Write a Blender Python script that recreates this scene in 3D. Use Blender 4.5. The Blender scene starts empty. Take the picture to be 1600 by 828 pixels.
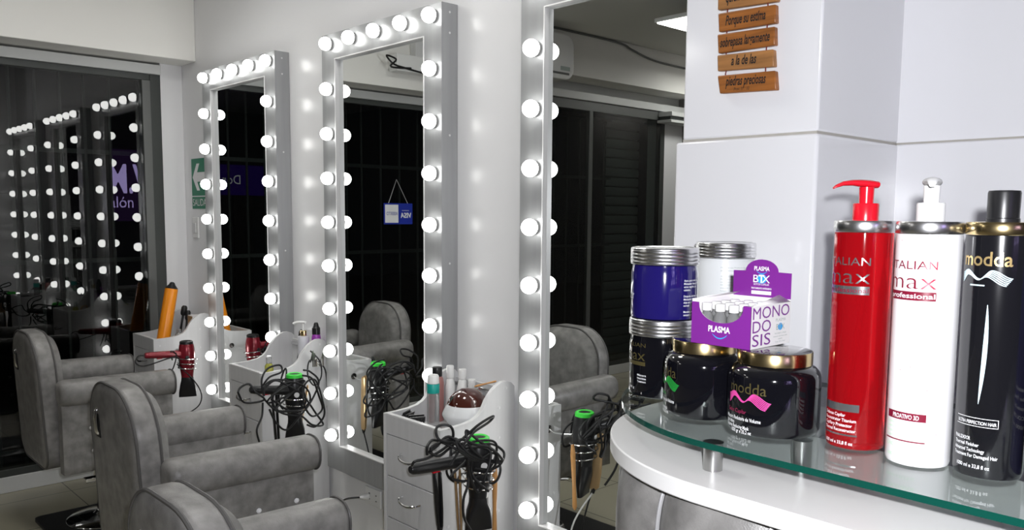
import bpy, bmesh, math, random
from mathutils import Vector, Matrix

# ------------------------------------------------------------------ camera, world, light, exposure
SC = bpy.context.scene
COL = SC.collection
PI = math.pi
CAMZ = 1.44
FPX = 1291.0

def camera_axes(yaw, pitch, roll):
    fw = Vector((-math.cos(yaw) * math.cos(pitch), math.sin(yaw) * math.cos(pitch), -math.sin(pitch)))
    rt = Vector((math.sin(yaw), math.cos(yaw), 0))
    up = rt.cross(fw)
    c, s = math.cos(roll), math.sin(roll)
    return c * rt + s * up, c * up - s * rt, fw

RT, UP, FW = camera_axes(math.radians(43.043), math.radians(5.651), math.radians(0.431))
cam_data = bpy.data.cameras.new('camera')
cam = bpy.data.objects.new('camera', cam_data)
COL.objects.link(cam)
cam.matrix_world = Matrix(((RT.x, UP.x, -FW.x, 0), (RT.y, UP.y, -FW.y, 0), (RT.z, UP.z, -FW.z, CAMZ), (0, 0, 0, 1)))
cam_data.sensor_fit = 'HORIZONTAL'
cam_data.sensor_width = 36
cam_data.lens = 36 * FPX / 1600
cam_data.shift_y = 46.8 / 1600
cam_data.clip_start = 0.02
SC.camera = cam

world = bpy.data.worlds.new('night')
SC.world = world
world.use_nodes = True
world.node_tree.nodes['Background'].inputs[0].default_value = (0.05, 0.06, 0.07, 1)
world.node_tree.nodes['Background'].inputs[1].default_value = 0.02

BULB = 10.5          # radiance of a mirror bulb
PANEL = 9.0           # radiance of a ceiling panel
PANEL_FILL = 22.0     # radiance of the unseen panels added as fill light
FLASH = 80.0          # watts of the camera's own flash
SC.view_settings.view_transform = 'Standard'
SC.view_settings.look = 'None'
SC.view_settings.gamma = 1
SC.view_settings.use_curve_mapping = False
SC.view_settings.exposure = 0.3
SC.cycles.use_denoising = True
SC.cycles.max_bounces = 10
SC.cycles.transparent_max_bounces = 16
SC.cycles.sample_clamp_indirect = 6
SC.cycles.caustics_reflective = False
SC.cycles.caustics_refractive = False

# the flash of the camera that took the picture
fl = bpy.data.lights.new('camera_flash', 'SPOT')
fl.energy = FLASH
fl.shadow_soft_size = 0.012
fl.spot_size = math.radians(115)
fl.spot_blend = 0.35
fl.color = (0.95, 0.96, 1.0)
flo = bpy.data.objects.new('camera_flash', fl)
COL.objects.link(flo)
flo.matrix_world = Matrix.Translation(RT * 0.035 + UP * 0.05) @ cam.matrix_world

# ------------------------------------------------------------------ materials
def mat(name, col, rough=0.5, metal=0.0, noise=None, bump=None, coat=0.0, trans=0.0, spec=0.5, ior=1.45):
    m = bpy.data.materials.new(name)
    m.use_nodes = True
    nt = m.node_tree
    b = nt.nodes['Principled BSDF']
    b.inputs['Base Color'].default_value = (*col, 1)
    b.inputs['Roughness'].default_value = rough
    b.inputs['Metallic'].default_value = metal
    b.inputs['Coat Weight'].default_value = coat
    b.inputs['Transmission Weight'].default_value = trans
    b.inputs['Specular IOR Level'].default_value = spec
    b.inputs['IOR'].default_value = ior
    tc = nt.nodes.new('ShaderNodeTexCoord')
    if noise:
        scale, amount, stretch = noise
        mp = nt.nodes.new('ShaderNodeMapping')
        mp.inputs['Scale'].default_value = stretch
        n = nt.nodes.new('ShaderNodeTexNoise')
        n.inputs['Scale'].default_value = scale
        n.inputs['Detail'].default_value = 5
        r = nt.nodes.new('ShaderNodeValToRGB')
        r.color_ramp.elements[0].position = 0.3
        r.color_ramp.elements[1].position = 0.7
        r.color_ramp.elements[0].color = (*[c * (1 - amount) for c in col], 1)
        r.color_ramp.elements[1].color = (*[min(1, c * (1 + amount)) for c in col], 1)
        nt.links.new(tc.outputs['Object'], mp.inputs[0])
        nt.links.new(mp.outputs[0], n.inputs['Vector'])
        nt.links.new(n.outputs[0], r.inputs[0])
        nt.links.new(r.outputs[0], b.inputs['Base Color'])
    if bump:
        scale, strength = bump
        n2 = nt.nodes.new('ShaderNodeTexNoise')
        n2.inputs['Scale'].default_value = scale
        n2.inputs['Detail'].default_value = 3
        bp = nt.nodes.new('ShaderNodeBump')
        bp.inputs['Strength'].default_value = strength
        bp.inputs['Distance'].default_value = 0.002
        nt.links.new(tc.outputs['Object'], n2.inputs['Vector'])
        nt.links.new(n2.outputs[0], bp.inputs['Height'])
        nt.links.new(bp.outputs[0], b.inputs['Normal'])
    return m

def emit(name, col, strength):
    m = bpy.data.materials.new(name)
    m.use_nodes = True
    nt = m.node_tree
    nt.nodes.remove(nt.nodes['Principled BSDF'])
    e = nt.nodes.new('ShaderNodeEmission')
    e.inputs[0].default_value = (*col, 1)
    e.inputs[1].default_value = strength
    nt.links.new(e.outputs[0], nt.nodes['Material Output'].inputs[0])
    return m

def pane(name, tint, gain=1.0, rough=0.0):
    """a thin clear pane: transparent with a Fresnel mirror on top"""
    m = bpy.data.materials.new(name)
    m.use_nodes = True
    nt = m.node_tree
    nt.nodes.remove(nt.nodes['Principled BSDF'])
    t = nt.nodes.new('ShaderNodeBsdfTransparent')
    t.inputs[0].default_value = (*tint, 1)
    g = nt.nodes.new('ShaderNodeBsdfGlossy')
    g.inputs['Roughness'].default_value = rough
    f = nt.nodes.new('ShaderNodeFresnel')
    f.inputs[0].default_value = 1.5
    mu = nt.nodes.new('ShaderNodeMath')
    mu.operation = 'MULTIPLY'
    mu.use_clamp = True
    mu.inputs[1].default_value = gain
    x = nt.nodes.new('ShaderNodeMixShader')
    ge = nt.nodes.new('ShaderNodeNewGeometry')
    fr = nt.nodes.new('ShaderNodeMath')
    fr.operation = 'SUBTRACT'
    fr.inputs[0].default_value = 1.0
    m2 = nt.nodes.new('ShaderNodeMath')
    m2.operation = 'MULTIPLY'
    nt.links.new(ge.outputs['Backfacing'], fr.inputs[1])
    nt.links.new(f.outputs[0], mu.inputs[0])
    nt.links.new(mu.outputs[0], m2.inputs[0])
    nt.links.new(fr.outputs[0], m2.inputs[1])
    nt.links.new(m2.outputs[0], x.inputs[0])
    nt.links.new(t.outputs[0], x.inputs[1])
    nt.links.new(g.outputs[0], x.inputs[2])
    nt.links.new(x.outputs[0], nt.nodes['Material Output'].inputs[0])
    return m

def tile_floor():
    m = mat('floor_tile', (0.36, 0.34, 0.26), 0.22)
    nt = m.node_tree
    b = nt.nodes['Principled BSDF']
    tc = nt.nodes.new('ShaderNodeTexCoord')
    mp = nt.nodes.new('ShaderNodeMapping')
    mp.inputs['Location'].default_value = (0.07, 0.18, 0)
    br = nt.nodes.new('ShaderNodeTexBrick')
    br.offset = 0
    br.inputs['Color1'].default_value = (0.37, 0.345, 0.26, 1)
    br.inputs['Color2'].default_value = (0.35, 0.33, 0.25, 1)
    br.inputs['Mortar'].default_value = (0.16, 0.15, 0.12, 1)
    br.inputs['Scale'].default_value = 1
    br.inputs['Mortar Size'].default_value = 0.003
    br.inputs['Brick Width'].default_value = 0.45
    br.inputs['Row Height'].default_value = 0.45
    nt.links.new(tc.outputs['Object'], mp.inputs[0])
    nt.links.new(mp.outputs[0], br.inputs['Vector'])
    nt.links.new(br.outputs[0], b.inputs['Base Color'])
    return m

M = dict(
    wall=mat('glossy_wall_paint', (0.78, 0.78, 0.79), 0.24, bump=(6, 0.05)),
    beam=mat('warm_wall_paint', (0.80, 0.79, 0.755), 0.6, bump=(30, 0.05)),
    ceiling=mat('ceiling_paint', (0.72, 0.72, 0.68), 0.7),
    tile=mat('white_wall_tile', (0.80, 0.80, 0.82), 0.12, bump=(5, 0.04)),
    joint=mat('tile_joint', (0.42, 0.40, 0.36), 0.7),
    trim=mat('white_aluminium', (0.62, 0.63, 0.62), 0.35),
    darkframe=mat('dark_window_frame', (0.05, 0.055, 0.052), 0.3),
    greyframe=mat('grey_window_frame', (0.12, 0.125, 0.12), 0.4),
    floor=tile_floor(),
    street=mat('asphalt', (0.02, 0.02, 0.02), 0.9),
    grille=mat('security_bar', (0.05, 0.055, 0.052), 0.5),
    shutter=mat('rolling_shutter', (0.16, 0.18, 0.17), 0.5),
    window=pane('window_glass', (0.60, 0.63, 0.62), 1.8),
    mirror=mat('mirror_silver', (0.86, 0.88, 0.87), 0.0, 1.0),
    frame=mat('silver_laminate', (0.33, 0.335, 0.34), 0.30, 0.25, noise=(6, 0.05, (8, 8, 0.4))),
    rim=mat('pale_edge_band', (0.68, 0.68, 0.68), 0.35),
    grey=mat('grey_melamine', (0.58, 0.58, 0.585), 0.35, noise=(8, 0.04, (6, 6, 0.6))),
    bulb=emit('bulb_glow', (1.0, 1.0, 0.97), BULB),
    socket=mat('grey_lamp_socket', (0.22, 0.22, 0.22), 0.5),
    white=mat('white_plastic', (0.78, 0.78, 0.77), 0.3),
    black=mat('black_plastic', (0.012, 0.012, 0.013), 0.32),
    blackmatt=mat('black_rubber', (0.010, 0.010, 0.011), 0.5),
    leather=mat('grey_leather', (0.212, 0.206, 0.198), 0.38, noise=(24, 0.30, (1, 1, 1)), bump=(420, 0.25)),
    seam=mat('leather_piping', (0.09, 0.087, 0.085), 0.45),
    silverseam=mat('silver_piping', (0.62, 0.62, 0.63), 0.3, 0.5),
    chrome=mat('chrome', (0.78, 0.78, 0.78), 0.08, 1.0),
    steel=mat('brushed_steel', (0.52, 0.52, 0.51), 0.28, 1.0),
    alu=mat('satin_aluminium', (0.74, 0.74, 0.75), 0.26, 1.0),
    gold=mat('gold_foil', (0.74, 0.58, 0.30), 0.2, 1.0),
    crystal=mat('crystal', (0.92, 0.92, 0.95), 0.08, 0.0, coat=1.0),
    counter=mat('white_counter_laminate', (0.74, 0.735, 0.725), 0.35),
    green=mat('lime_green_plastic', (0.06, 0.75, 0.07), 0.35),
    red=mat('red_metallic_shell', (0.24, 0.012, 0.024), 0.25, 0.3, coat=0.5),
    redplastic=mat('red_plastic', (0.62, 0.008, 0.02), 0.22),
    redliquid=mat('red_translucent_bottle', (0.60, 0.006, 0.012), 0.06, trans=0.65, ior=1.38),
    blackgloss=mat('black_gloss_bottle', (0.007, 0.007, 0.009), 0.16, coat=0.5),
    blackjar=mat('black_gloss_jar', (0.004, 0.004, 0.006), 0.07, coat=0.8),
    navy=mat('dark_blue_jar', (0.012, 0.008, 0.11), 0.09, coat=0.8),
    jarwhite=mat('white_jar', (0.76, 0.78, 0.79), 0.25),
    whitegloss=mat('white_gloss_bottle', (0.84, 0.83, 0.84), 0.2, coat=0.3),
    purple=mat('purple_card', (0.19, 0.022, 0.26), 0.3),
    cardwhite=mat('white_card', (0.82, 0.80, 0.80), 0.45),
    inkwhite=mat('white_print', (0.85, 0.85, 0.86), 0.5),
    inkblack=mat('black_print', (0.012, 0.010, 0.010), 0.5),
    inkred=mat('dark_red_print', (0.20, 0.008, 0.03), 0.3),
    inkbright=mat('bright_red_print', (0.55, 0.02, 0.06), 0.3),
    inkgreen=mat('pale_green_print', (0.45, 0.70, 0.47), 0.5),
    inkgrey=mat('grey_print', (0.35, 0.40, 0.38), 0.5),
    inkgold=mat('gold_print', (0.75, 0.55, 0.25), 0.25, 0.7),
    inkdimgold=mat('dark_gold_print', (0.11, 0.09, 0.035), 0.3, 0.4),
    inksilver=mat('silver_print', (0.62, 0.62, 0.64), 0.15, 0.9),
    inkpink=mat('pink_print', (0.72, 0.07, 0.34), 0.4),
    inkwine=mat('wine_print', (0.30, 0.02, 0.08), 0.4),
    inklime=mat('green_print', (0.02, 0.34, 0.05), 0.4),
    inkpurple=mat('purple_print', (0.19, 0.022, 0.26), 0.4),
    inkblue=mat('light_blue_print', (0.03, 0.36, 0.80), 0.4),
    inkice=mat('ice_blue_print', (0.62, 0.80, 0.86), 0.3),
    wood=mat('varnished_wood', (0.30, 0.105, 0.022), 0.35, noise=(9, 0.28, (1.2, 1, 14))),
    woodpale=mat('pale_varnished_wood', (0.34, 0.155, 0.050), 0.4, noise=(9, 0.22, (1.2, 1, 14))),
    woodhandle=mat('tan_wood', (0.55, 0.28, 0.10), 0.4, noise=(20, 0.15, (6, 6, 0.5))),
    cordred=mat('dark_red_cord', (0.16, 0.02, 0.02), 0.6),
    champagne=mat('champagne_metal', (0.62, 0.42, 0.22), 0.3, 0.6),
    orange=mat('orange_bottle', (0.80, 0.26, 0.01), 0.3),
    lilac=mat('lilac_bottle', (0.33, 0.05, 0.40), 0.3),
    palebottle=mat('pale_grey_bottle', (0.62, 0.62, 0.66), 0.3),
    perfume=mat('yellow_perfume', (0.62, 0.62, 0.12), 0.1, trans=0.5),
    clear=mat('clear_plastic', (0.85, 0.86, 0.86), 0.08, trans=0.8),
    pinkgel=mat('dusty_pink_bottle', (0.36, 0.16, 0.15), 0.3),
    teal=mat('teal_label', (0.01, 0.36, 0.31), 0.4),
    brown=mat('dark_brown_lid', (0.055, 0.010, 0.006), 0.06, coat=1.0),
    bowl=mat('white_ceramic', (0.72, 0.73, 0.74), 0.1, coat=0.5),
    exitgreen=mat('exit_green', (0.015, 0.20, 0.11), 0.5),
    visablue=mat('blue_card', (0.012, 0.03, 0.34), 0.4),
    bluetag=mat('blue_tape', (0.10, 0.26, 0.42), 0.5),
    lamp=emit('lamp_panel_glow', (1.0, 0.985, 0.95), PANEL),
    lampfill=emit('fill_panel_glow', (1.0, 0.985, 0.95), PANEL_FILL),
    dimwall=mat('low_bounce_wall', (0.20, 0.19, 0.18), 0.6),  # unseen walls darkened so less light bounces onto the chair backs
    shelfglass=pane('shelf_glass', (0.93, 0.96, 0.95), 1.3),
    shelfedge=mat('green_glass_edge', (0.003, 0.055, 0.040), 0.08, coat=0.5),
    signbg=emit('purple_screen', (0.10, 0.04, 0.18), 0.7),
    signtext=emit('lavender_letters', (0.62, 0.50, 1.0), 4.5),
    shopbg=emit('violet_shop_sign', (0.05, 0.01, 0.30), 0.10),
    shoptext=emit('shop_letters', (0.8, 0.8, 0.8), 0.22),
    mat=mat('black_floor_mat', (0.012, 0.012, 0.012), 0.5),
)

# ------------------------------------------------------------------ mesh building
class MB:
    def __init__(self):
        self.v, self.f, self.mi = [], [], []

    def add(self, vs, fs, mi=0):
        o = len(self.v)
        self.v += [tuple(p) for p in vs]
        for f in fs:
            self.f.append(tuple(i + o for i in f))
            self.mi.append(mi)
        return self

    def box(self, x0, x1, y0, y1, z0, z1, mi=0):
        vs = [(x, y, z) for z in (z0, z1) for y in (y0, y1) for x in (x0, x1)]
        return self.add(vs, [(0, 2, 3, 1), (4, 5, 7, 6), (0, 1, 5, 4), (2, 6, 7, 3), (0, 4, 6, 2), (1, 3, 7, 5)], mi)

    def prism(self, poly, axis, a0, a1, mi=0, edge_mi=None):
        """poly: 2D points; axis 'x': (y,z), 'y': (x,z), 'z': (x,y)"""
        def P(p, a):
            return {'x': (a, p[0], p[1]), 'y': (p[0], a, p[1]), 'z': (p[0], p[1], a)}[axis]
        n = len(poly)
        vs = [P(p, a0) for p in poly] + [P(p, a1) for p in poly]
        self.add(vs, [tuple(range(n)), tuple(range(2 * n - 1, n - 1, -1))], mi)
        self.add(vs, [(i, (i + 1) % n, n + (i + 1) % n, n + i) for i in range(n)], mi if edge_mi is None else edge_mi)
        return self

    def rings(self, rings, mi=0, cap0=True, cap1=True, closed=True):
        n = len(rings[0])
        vs = [p for r in rings for p in r]
        fs = []
        for k in range(len(rings) - 1):
            for i in range(n if closed else n - 1):
                j = (i + 1) % n
                fs.append((k * n + i, k * n + j, (k + 1) * n + j, (k + 1) * n + i))
        if cap0: fs.append(tuple(range(n - 1, -1, -1)))
        if cap1: fs.append(tuple((len(rings) - 1) * n + i for i in range(n)))
        return self.add(vs, fs, mi)

    def lathe(self, prof, c, seg=32, axis=None, mi=0):
        """prof [(r,h)] about an axis through c"""
        c = Vector(c)
        w = Vector(axis or (0, 0, 1)).normalized()
        a = Vector((1, 0, 0)) if abs(w.x) < 0.9 else Vector((0, 1, 0))
        u = (a - w * a.dot(w)).normalized()
        t = w.cross(u)
        rs = []
        for r, h in prof:
            r = max(r, 1e-5)
            rs.append([c + w * h + (u * math.cos(2 * PI * i / seg) + t * math.sin(2 * PI * i / seg)) * r for i in range(seg)])
        return self.rings(rs, mi)

    def cyl(self, p0, p1, r, seg=20, r1=None, mi=0):
        d = Vector(p1) - Vector(p0)
        return self.lathe([(r, 0), (r if r1 is None else r1, d.length)], p0, seg, d, mi)

    def ball(self, c, r, seg=20, rows=12, sz=1.0, mi=0):
        return self.lathe([(r * math.sin(PI * k / rows), -r * sz * math.cos(PI * k / rows)) for k in range(rows + 1)], c, seg, None, mi)

    def tube(self, pts, r, seg=8, closed=False, mi=0):
        pts = [Vector(p) for p in pts]
        n = len(pts)
        rs = []
        up = None
        for i in range(n):
            a = pts[i - 1] if (i or closed) else pts[i]
            b = pts[(i + 1) % n] if (i < n - 1 or closed) else pts[i]
            d = (b - a)
            d = d.normalized() if d.length > 1e-9 else Vector((0, 0, 1))
            if up is None:
                up = Vector((0, 0, 1)) if abs(d.z) < 0.9 else Vector((1, 0, 0))
            u = up - d * up.dot(d)
            if u.length < 1e-6:
                u = Vector((1, 0, 0)) - d * d.x
            u.normalize()
            up = u
            w = d.cross(u)
            rr = r[i] if isinstance(r, (list, tuple)) else r
            rs.append([pts[i] + (u * math.cos(2 * PI * k / seg) + w * math.sin(2 * PI * k / seg)) * rr for k in range(seg)])
        if closed:
            rs.append(rs[0])
        return self.rings(rs, mi, not closed, not closed)

    def xform(self, mtx, start=0):
        for i in range(start, len(self.v)):
            self.v[i] = tuple(mtx @ Vector(self.v[i]))
        return self

    # text ---------------------------------------------------------------
    def text_flat(self, body, p0, ux, uy, width=None, height=0.01, shear=0.0, bold=0.0, mi=0, lift=0.0006, center=False):
        vs, fs = text_shape(body, shear, bold)
        x0 = min(p[0] for p in vs); x1 = max(p[0] for p in vs)
        sx = width / (x1 - x0) if width else height
        w = (x1 - x0) * sx
        ux, uy = Vector(ux).normalized(), Vector(uy).normalized()
        n = ux.cross(uy)
        o = Vector(p0) + n * lift - (ux * w / 2 if center else Vector())
        return self.add([o + ux * (p[0] - x0) * sx + uy * p[1] * height for p in vs], fs, mi)

    def text_round(self, body, c, r, u, phi, z, width=None, height=0.01, shear=0.0, bold=0.0, mi=0, lift=0.0004, right=False, bot_lean=0):
        """text wrapped on an upright cylinder; phi is measured to the viewer's right of direction u"""
        vs, fs = text_shape(body, shear, bold, cuts=True)
        x0 = min(p[0] for p in vs); x1 = max(p[0] for p in vs)
        sx = width / (x1 - x0) if width else height
        off = phi - ((x1 - x0) * sx / r if right else 0)
        return self.add([wrap(c, r + lift, u, off + (p[0] - x0) * sx / r, z + p[1] * height) for p in vs], fs, mi)

    def patch_round(self, c, r, u, phi0, phi1, z0, z1, mi=0, lift=0.0003, n=16):
        vs = [wrap(c, r + lift, u, phi0 + (phi1 - phi0) * i / n, z) for i in range(n + 1) for z in (z0, z1)]
        return self.add(vs, [(2 * i, 2 * i + 2, 2 * i + 3, 2 * i + 1) for i in range(n)], mi)

    def line_round(self, c, r, u, pts, w, mi=0, lift=0.0004):
        """ribbon of (phi*r, z) points"""
        vs = []
        for i, p in enumerate(pts):
            a = pts[max(i - 1, 0)]; b = pts[min(i + 1, len(pts) - 1)]
            d = Vector((b[0] - a[0], b[1] - a[1])).normalized()
            ww = w[i] if isinstance(w, list) else w
            for s in (-0.5, 0.5):
                q = (p[0] - d.y * s * ww, p[1] + d.x * s * ww)
                vs.append(wrap(c, r + lift, u, q[0] / r, q[1]))
        return self.add(vs, [(2 * i, 2 * i + 2, 2 * i + 3, 2 * i + 1) for i in range(len(pts) - 1)], mi)

    def build(self, name, mats, parent=None, bevel=0.0, smooth=35, segs=2, recalc=True):
        if not isinstance(mats, (list, tuple)): mats = [mats]
        off = Vector()
        p = parent
        while p is not None:
            off += p.location
            p = p.parent
        me = bpy.data.meshes.new(name)
        me.from_pydata([tuple(Vector(v) - off) for v in self.v], [], self.f)
        for m in mats: me.materials.append(m)
        for i, p in enumerate(me.polygons): p.material_index = self.mi[i]
        if recalc:
            bm = bmesh.new(); bm.from_mesh(me)
            bmesh.ops.remove_doubles(bm, verts=bm.verts, dist=1e-6)
            bmesh.ops.recalc_face_normals(bm, faces=bm.faces)
            bm.to_mesh(me); bm.free()
        me.polygons.foreach_set('use_smooth', [True] * len(me.polygons))
        me.set_sharp_from_angle(angle=math.radians(smooth))
        o = bpy.data.objects.new(name, me)
        COL.objects.link(o)
        if parent is not None: o.parent = parent
        if bevel:
            b = o.modifiers.new('bevel', 'BEVEL')
            b.width = bevel; b.segments = segs; b.limit_method = 'ANGLE'; b.angle_limit = math.radians(40)
        return o

def wrap(c, r, u, phi, z):
    u = Vector((u[0], u[1], 0)).normalized()
    rgt = Vector((-u.y, u.x, 0))          # the viewer, who stands on the side u points to, has this on the right
    p = u * math.cos(phi) + rgt * math.sin(phi)
    return Vector((c[0] + p.x * r, c[1] + p.y * r, z))

_text = {}
def text_shape(body, shear=0.0, bold=0.0, cuts=False):
    key = (body, shear, bold, cuts)
    if key in _text: return _text[key]
    cu = bpy.data.curves.new('lettering', 'FONT')
    cu.body = body; cu.size = 1; cu.shear = shear; cu.offset = bold; cu.resolution_u = 3
    o = bpy.data.objects.new('lettering', cu)
    COL.objects.link(o)
    dg = bpy.context.evaluated_depsgraph_get()
    me = bpy.data.meshes.new_from_object(o.evaluated_get(dg))
    bm = bmesh.new(); bm.from_mesh(me)
    if cuts:
        xs = [v.co.x for v in bm.verts]
        x = min(xs)
        while x < max(xs):
            bmesh.ops.bisect_plane(bm, geom=bm.verts[:] + bm.edges[:] + bm.faces[:], plane_co=(x, 0, 0), plane_no=(1, 0, 0))
            x += 0.16
    bm.verts.index_update()
    out = ([(v.co.x, v.co.y) for v in bm.verts], [tuple(v.index for v in f.verts) for f in bm.faces])
    bm.free()
    bpy.data.objects.remove(o); bpy.data.curves.remove(cu); bpy.data.meshes.remove(me)
    _text[key] = out
    return out

def spline(pts, n=8, closed=False):
    pts = [Vector(p) for p in pts]
    out = []
    m = len(pts)
    for i in range(m if closed else m - 1):
        p0 = pts[(i - 1) % m] if closed or i else pts[i]
        p1 = pts[i]; p2 = pts[(i + 1) % m]
        p3 = pts[(i + 2) % m] if closed or i + 2 < m else p2
        for k in range(n):
            t = k / n
            out.append(0.5 * ((2 * p1) + (p2 - p0) * t + (2 * p0 - 5 * p1 + 4 * p2 - p3) * t * t + (3 * p1 - p0 - 3 * p2 + p3) * t ** 3))
    if not closed: out.append(pts[-1])
    return out

def thing(name, label, cat, loc, group=None):
    o = bpy.data.objects.new(name, None)
    o.empty_display_size = 0.05
    COL.objects.link(o)
    o.location = loc
    return tag(o, label, cat, group)

def tag(o, label, cat, group=None):
    o['label'] = label; o['category'] = cat
    if group: o['group'] = group
    return o

def struct(o):
    o['kind'] = 'structure'
    return o

def copy_tree(o, parent=None):
    c = o.copy()
    COL.objects.link(c)
    if parent is not None: c.parent = parent
    for ch in list(o.children): copy_tree(ch, c)
    return c

def dup(o, dx, dy, label, group=None):
    c = copy_tree(o)
    c.location = o.location + Vector((dx, dy, 0))
    c['label'] = label
    if group: c['group'] = group
    return c

# ------------------------------------------------------------------ the room
XW, YW, YO, XR, ZC = -4.754, 1.88, -3.0, 2.2, 2.87       # window plane, mirror wall, opposite wall, far side wall, ceiling
YN = 1.70                                                 # tiled wall behind the bottles
struct(MB().box(-4.9, XR + 0.1, YO - 0.1, 2.0, -0.08, 0).build('floor', M['floor']))
struct(MB().box(-4.9, XR + 0.1, YO - 0.1, 2.0, ZC, ZC + 0.1).build('ceiling', M['ceiling']))
struct(MB().box(-4.95, -0.80, YW, YW + 0.12, 0, ZC).build('wall_back', M['wall']))
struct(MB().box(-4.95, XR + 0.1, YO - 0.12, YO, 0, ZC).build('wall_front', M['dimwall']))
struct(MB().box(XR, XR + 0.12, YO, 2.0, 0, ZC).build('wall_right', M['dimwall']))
# window wall: beam over the glass, a white pier at each end, a low white kerb
YD = -0.42                                                # left of it the shop door bay, with a higher head
struct(MB().box(-4.95, -4.555, YD, YW, 2.250, ZC).build('trim_1', M['beam'], bevel=0.004))
struct(MB().box(-4.95, -4.555, YO, YD, 2.53, ZC).build('trim_5', M['beam'], bevel=0.004))
struct(MB().box(-4.84, XW + 0.02, YO, YD, 2.385, 2.45).box(-4.95, -4.80, YO, YD, 2.45, 2.53).build('trim_6', M['trim'], bevel=0.004))
struct(MB().box(-4.84, XW, -2.72, YD, 2.305, 2.385).build('trim_7', M['greyframe'], bevel=0.003))
struct(MB().box(-4.95, XW + 0.002, 1.757, YW, 0, 2.250).build('wall_left', M['wall'], bevel=0.003))
struct(MB().box(-4.95, XW + 0.002, YO, -2.72, 0, 2.385).build('trim_2', M['wall'], bevel=0.003))
struct(MB().box(-4.92, XW + 0.012, -2.72, 1.757, 0, 0.082).build('baseboard_left', M['trim'], bevel=0.003))
struct(MB().box(-4.80, XW + 0.02, YD, 1.757, 2.185, 2.238).build('trim_3', M['trim'], bevel=0.004))
# the glazed front
w = MB().box(XW - 0.003, XW, YD, 1.66, 0.12, 2.185).build('window_1', M['window'])
struct(w)
w2 = MB().box(XW - 0.003, XW, -2.66, YD - 0.04, 0.12, 2.305).build('window_2', M['window'])
struct(w2)
f = MB()
f.box(XW - 0.05, XW + 0.005, 1.70, 1.757, 0.082, 2.185)
f.box(XW - 0.05, XW + 0.005, YD, 1.70, 0.082, 0.12)
f.box(XW - 0.05, XW + 0.004, YD, 1.70, 2.15, 2.185)
f.build('window_frame', M['darkframe'], w, bevel=0.003)
f = MB()
f.box(XW - 0.05, XW + 0.005, -2.72, -2.66, 0.082, 2.305)
f.box(XW - 0.05, XW + 0.005, -2.66, YD, 0.082, 0.12)
f.box(XW - 0.05, XW + 0.005, YD - 0.04, YD, 0.12, 2.305)
f.build('window_frame', M['darkframe'], w2, bevel=0.003)
f = MB().box(XW - 0.03, XW + 0.008, -1.712, -1.668, 0.12, 2.305)
f.build('glazing_bar', M['greyframe'], w2, bevel=0.003)
f = MB().box(XW - 0.045, XW + 0.012, 1.655, 1.70, 0.12, 2.15)
f.build('glazing_bar', M['greyframe'], w, bevel=0.003)
# outside: street and security grille
g = MB().box(-16, -4.95, -9, 9, -0.1, 0.0)
struct(g.build('floor_street', M['street']))
g = MB()
for y in [1.70, 1.55, 1.42, 1.30, 1.18, 1.06, 0.94, 0.82, 0.70, 0.58, 0.46]:
    g.cyl((-4.96, y, 0.02), (-4.96, y, 2.3), 0.008, 8)
for z in (0.15, 1.16, 1.76, 2.28):
    g.box(-4.966, -4.954, -2.2, 1.8, z - 0.012, z + 0.012)
for k in range(16):
    y = 0.30 - k * 0.16
    g.cyl((-4.96, y, 0.02), (-4.96, y, 2.3), 0.008, 8)
tag(g.build('security_grille', M['grille']), 'dim metal bar grille outside behind the dark window glass', 'grille')
g = MB()
for k in range(26):
    z = 0.02 + k * 0.088
    g.prism([(-5.05, z), (-5.02, z + 0.01), (-5.012, z + 0.045), (-5.02, z + 0.08), (-5.05, z + 0.086)], 'y', -2.68, -2.2)
tag(g.build('rolling_shutter', M['shutter']), 'grey rolling shutter of horizontal slats seen in the nearest mirror', 'shutter')

hb = MB().box(XW + 0.003, -4.60, -2.99, -2.62, 2.335, 2.375).box(XW + 0.003, -4.62, -2.985, -2.63, 2.300, 2.335, 1).box(XW + 0.003, -4.59, -2.99, -2.60, 2.275, 2.300)
tag(hb.build('shutter_box', [M['trim'], M['darkframe']], bevel=0.003), 'white box with dark slot above the far pier, seen in the nearest mirror', 'box')

# tiled column and tiled wall behind the reception desk
CX0, CX1, CY, ZT = -0.978, -0.698, 1.37, 1.583
c = MB().box(CX0, CX1, CY, 2.0, ZT + 0.002, ZC)
struct(c.build('wall_column', M['tile'], bevel=0.004))
lo = MB().box(CX0 - 0.012, CX1 + 0.004, CY - 0.007, 2.0, 0.0, ZT - 0.002)
struct(lo.build('wall_column_lower', M['tile'], bevel=0.006, segs=3))
struct(MB().box(CX1 - 0.02, XR, YN, 2.0, ZT + 0.002, ZC).build('wall_niche', M['tile']))
struct(MB().box(CX1 - 0.02, XR, YN - 0.007, 2.0, 0, ZT - 0.002).build('wall_niche_lower', M['tile'], bevel=0.003))
j = MB().box(CX0, CX1 - 0.002, CY + 0.002, 1.99, ZT - 0.004, ZT + 0.004)
j.box(CX1 - 0.03, XR, YN + 0.002, 1.99, ZT - 0.004, ZT + 0.004)
struct(j.build('trim_4', M['joint']))

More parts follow.
